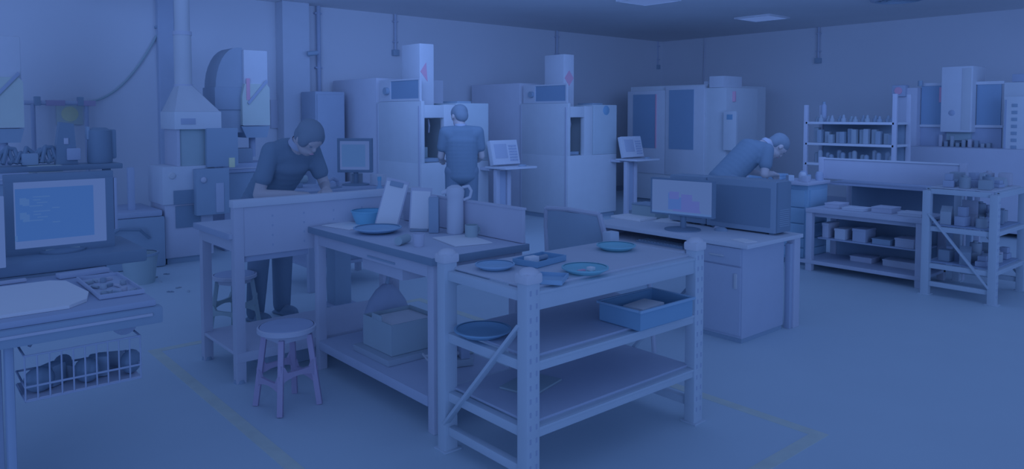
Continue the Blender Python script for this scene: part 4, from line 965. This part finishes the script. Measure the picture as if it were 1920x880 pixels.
def person(label, loc, rz, J, face, up, hair_long=0, curl=35, jeans=JEANS, shirt=SHIRT):
    """J: joints in local metres; local +y is where the body faces"""
    t = T('person', label, 'person', loc, rz)
    b = MB()
    V = {k: Vector(v) for k, v in J.items()}
    limb(b, [V['neck'], V['head']-Vector(up).normalized()*.03], [.056, .052])
    limb(b, [V['pelvis'], V['chest'], V['neck']], [.09, .085, .05])
    for s in 'lr':
        limb(b, [V['chest'], V['sh_'+s], V['el_'+s], V['wr_'+s]], [.06, .048, .039, .026])
        limb(b, [V['hip_'+s], V['kn_'+s], V['an_'+s]], [.082, .056, .040]); limb(b, [V['an_'+s]+Vector((0, 0, -.03)), V['an_'+s]+Vector((0, .13, -.045))], [.038, .030])
        hd = (V['hd_'+s]-V['wr_'+s]); hand(b, V['wr_'+s], hd, J.get('pn_'+s, (0, 0, -1)), J.get('th_'+s, ((1 if s == 'l' else -1), 0, 0)), curl)
    M, P = head_parts(b, V['head'], face, up)
    o = b.to('body', SKIN, t); remesh(o, .0065, 3)
    # face details
    e = MB()
    for a in (-1, 1): e.ball(P(a*.033, .0885, .006), .008, (1.6, .6, .7), 10, M)
    e.to('eyes', BLACK, t); MB().ball(P(0, .0975, -.058), .008, (2.4, .5, .5), 10, M).to('mouth', RED, t)
    h = MB(); h.ball(P(0, -.012, .045), .106, (.86, .98, .86), 24, M); h.ball(P(0, -.05, .0), .085, (.95, .75, 1.0), 20, M)
    if hair_long: h.ball(P(.06, .02, .02), .06, (.6, .9, 1.1), 14, M); h.ball(P(-.06, .02, .02), .06, (.6, .9, 1.1), 14, M)
    o = h.to('hair', HAIR, t); remesh(o, .009, 3)
    # shirt
    c = MB(); pel, ch, nk = V['pelvis'], V['chest'], V['neck']; side = (V['sh_r']-V['sh_l']).normalized(); ax = (nk-pel).normalized(); fr = ax.cross(side) if ax.cross(side).y > 0 else side.cross(ax)
    TM = Matrix((side, fr, ax)).transposed().to_4x4(); w = (V['sh_r']-V['sh_l']).length/2
    for k in range(10):
        q = k/9; p = pel.lerp(ch, q)-ax*.09*(1-q); c.ball(p, .118, (1.42+.16*q, 1.12+.05*q, .8), 20, TM)
    mid = (V['sh_l']+V['sh_r'])/2
    for k in range(5):
        q = k/4; c.ball(ch.lerp(mid, q), .112, (1.62-.1*q, 1.12-.2*q, .8-.2*q), 20, TM)
    limb(c, [V['sh_l'], mid+ax*.01, V['sh_r']], [.062, .068, .062])
    for s in 'lr':
        a, e_ = V['sh_'+s], V['el_'+s]; limb(c, [ch.lerp(a, .6), a, a.lerp(e_, .62)], [.09, .064, .062])
    o = c.to('shirt', shirt, t); remesh(o, .011, 5)
    col = MB(); cm = Matrix((side, fr, ax)).transposed().to_4x4()
    col.lathe([(.060, -.02), (.070, -.02), (.064, .022), (.057, .022), (.060, -.02)], nk, 24, cm); col.to('collar', MID, t)
    p = MB()
    limb(p, [V['hip_l'], V['hip_r']], [.10, .10]); limb(p, [(V['hip_l']+V['hip_r'])/2, pel], [.105, .105])
    for s in 'lr': limb(p, [V['hip_'+s], V['kn_'+s], V['an_'+s]+Vector((0, 0, -.01))], [.095, .078, .064])
    o = p.to('trousers', jeans, t); remesh(o, .012, 4)
    for s in 'lr':
        a = V['an_'+s]; k = MB(); k.ball((a.x, a.y-.01, .055), .055, (.85, 1.1, 1), 16); k.ball((a.x, a.y+.09, .040), .05, (.9, 1.9, .75), 16); k.box(a.x-.045, a.x+.045, a.y-.07, a.y+.18, 0, .022, .009)
        o = k.to('shoe', BLACK, t); remesh(o, .008, 2)
    return t
def cam_rz(px, Y, turn):  # heading helper: 0 = faces away from the camera
    return -YAW+turn
# bent worker behind the left bench, facing picture-right
person('person in dark short-sleeved shirt bent over the left workbench with bowed head', (2.20, 5.12, 0), R(-168),
  dict(pelvis=(0, -.16, .90), chest=(0, .10, 1.17), neck=(0, .235, 1.30), head=(0, .345, 1.335),
       sh_l=(-.17, .15, 1.25), sh_r=(.17, .15, 1.25), el_l=(-.25, .20, .98), el_r=(.25, .12, .95), wr_l=(-.10, .40, .975), wr_r=(.14, .36, .96), hd_l=(-.05, .47, .965), hd_r=(.07, .43, .96),
       hip_l=(-.09, -.17, .86), hip_r=(.09, -.17, .86), kn_l=(-.11, -.13, .48), kn_r=(.11, -.10, .48), an_l=(-.12, -.16, .08), an_r=(.12, -.14, .08)),
  (0, .72, -.70), (0, .70, .72), 1)
# standing worker, back to the camera
person('person in dark tee shirt standing with back to camera at the nearest machining centre', (4.84, 6.45, 0), R(-32),
  dict(pelvis=(0, 0, .92), chest=(0, .0, 1.20), neck=(-.01, .03, 1.375), head=(-.02, .075, 1.475),
       sh_l=(-.18, 0, 1.31), sh_r=(.18, 0, 1.31), el_l=(-.22, .06, 1.04), el_r=(.22, .05, 1.04), wr_l=(-.20, .26, .98), wr_r=(.21, .26, .98), hd_l=(-.19, .35, .98), hd_r=(.19, .35, .98),
       hip_l=(-.09, 0, .88), hip_r=(.09, 0, .88), kn_l=(-.10, .02, .48), kn_r=(.10, .02, .48), an_l=(-.11, -.02, .08), an_r=(.11, -.02, .08)),
  (-.45, .80, -.42), (-.05, .45, .9))
# bending worker on the right
person('person in dark shirt bending deeply over the table beyond the computer desk', (6.42, 4.03, 0), R(-118),
  dict(pelvis=(0, -.12, .90), chest=(0, .13, 1.14), neck=(0, .30, 1.21), head=(0, .415, 1.185),
       sh_l=(-.17, .20, 1.16), sh_r=(.17, .20, 1.16), el_l=(-.24, .17, .93), el_r=(.24, .13, .93), wr_l=(-.13, .33, .90), wr_r=(.10, .31, .92), hd_l=(-.06, .40, .89), hd_r=(.03, .39, .90),
       hip_l=(-.09, -.14, .86), hip_r=(.09, -.14, .86), kn_l=(-.11, -.08, .48), kn_r=(.11, -.06, .48), an_l=(-.12, -.16, .08), an_r=(.12, -.14, .08)),
  (0, .55, -.83), (0, .86, .5))
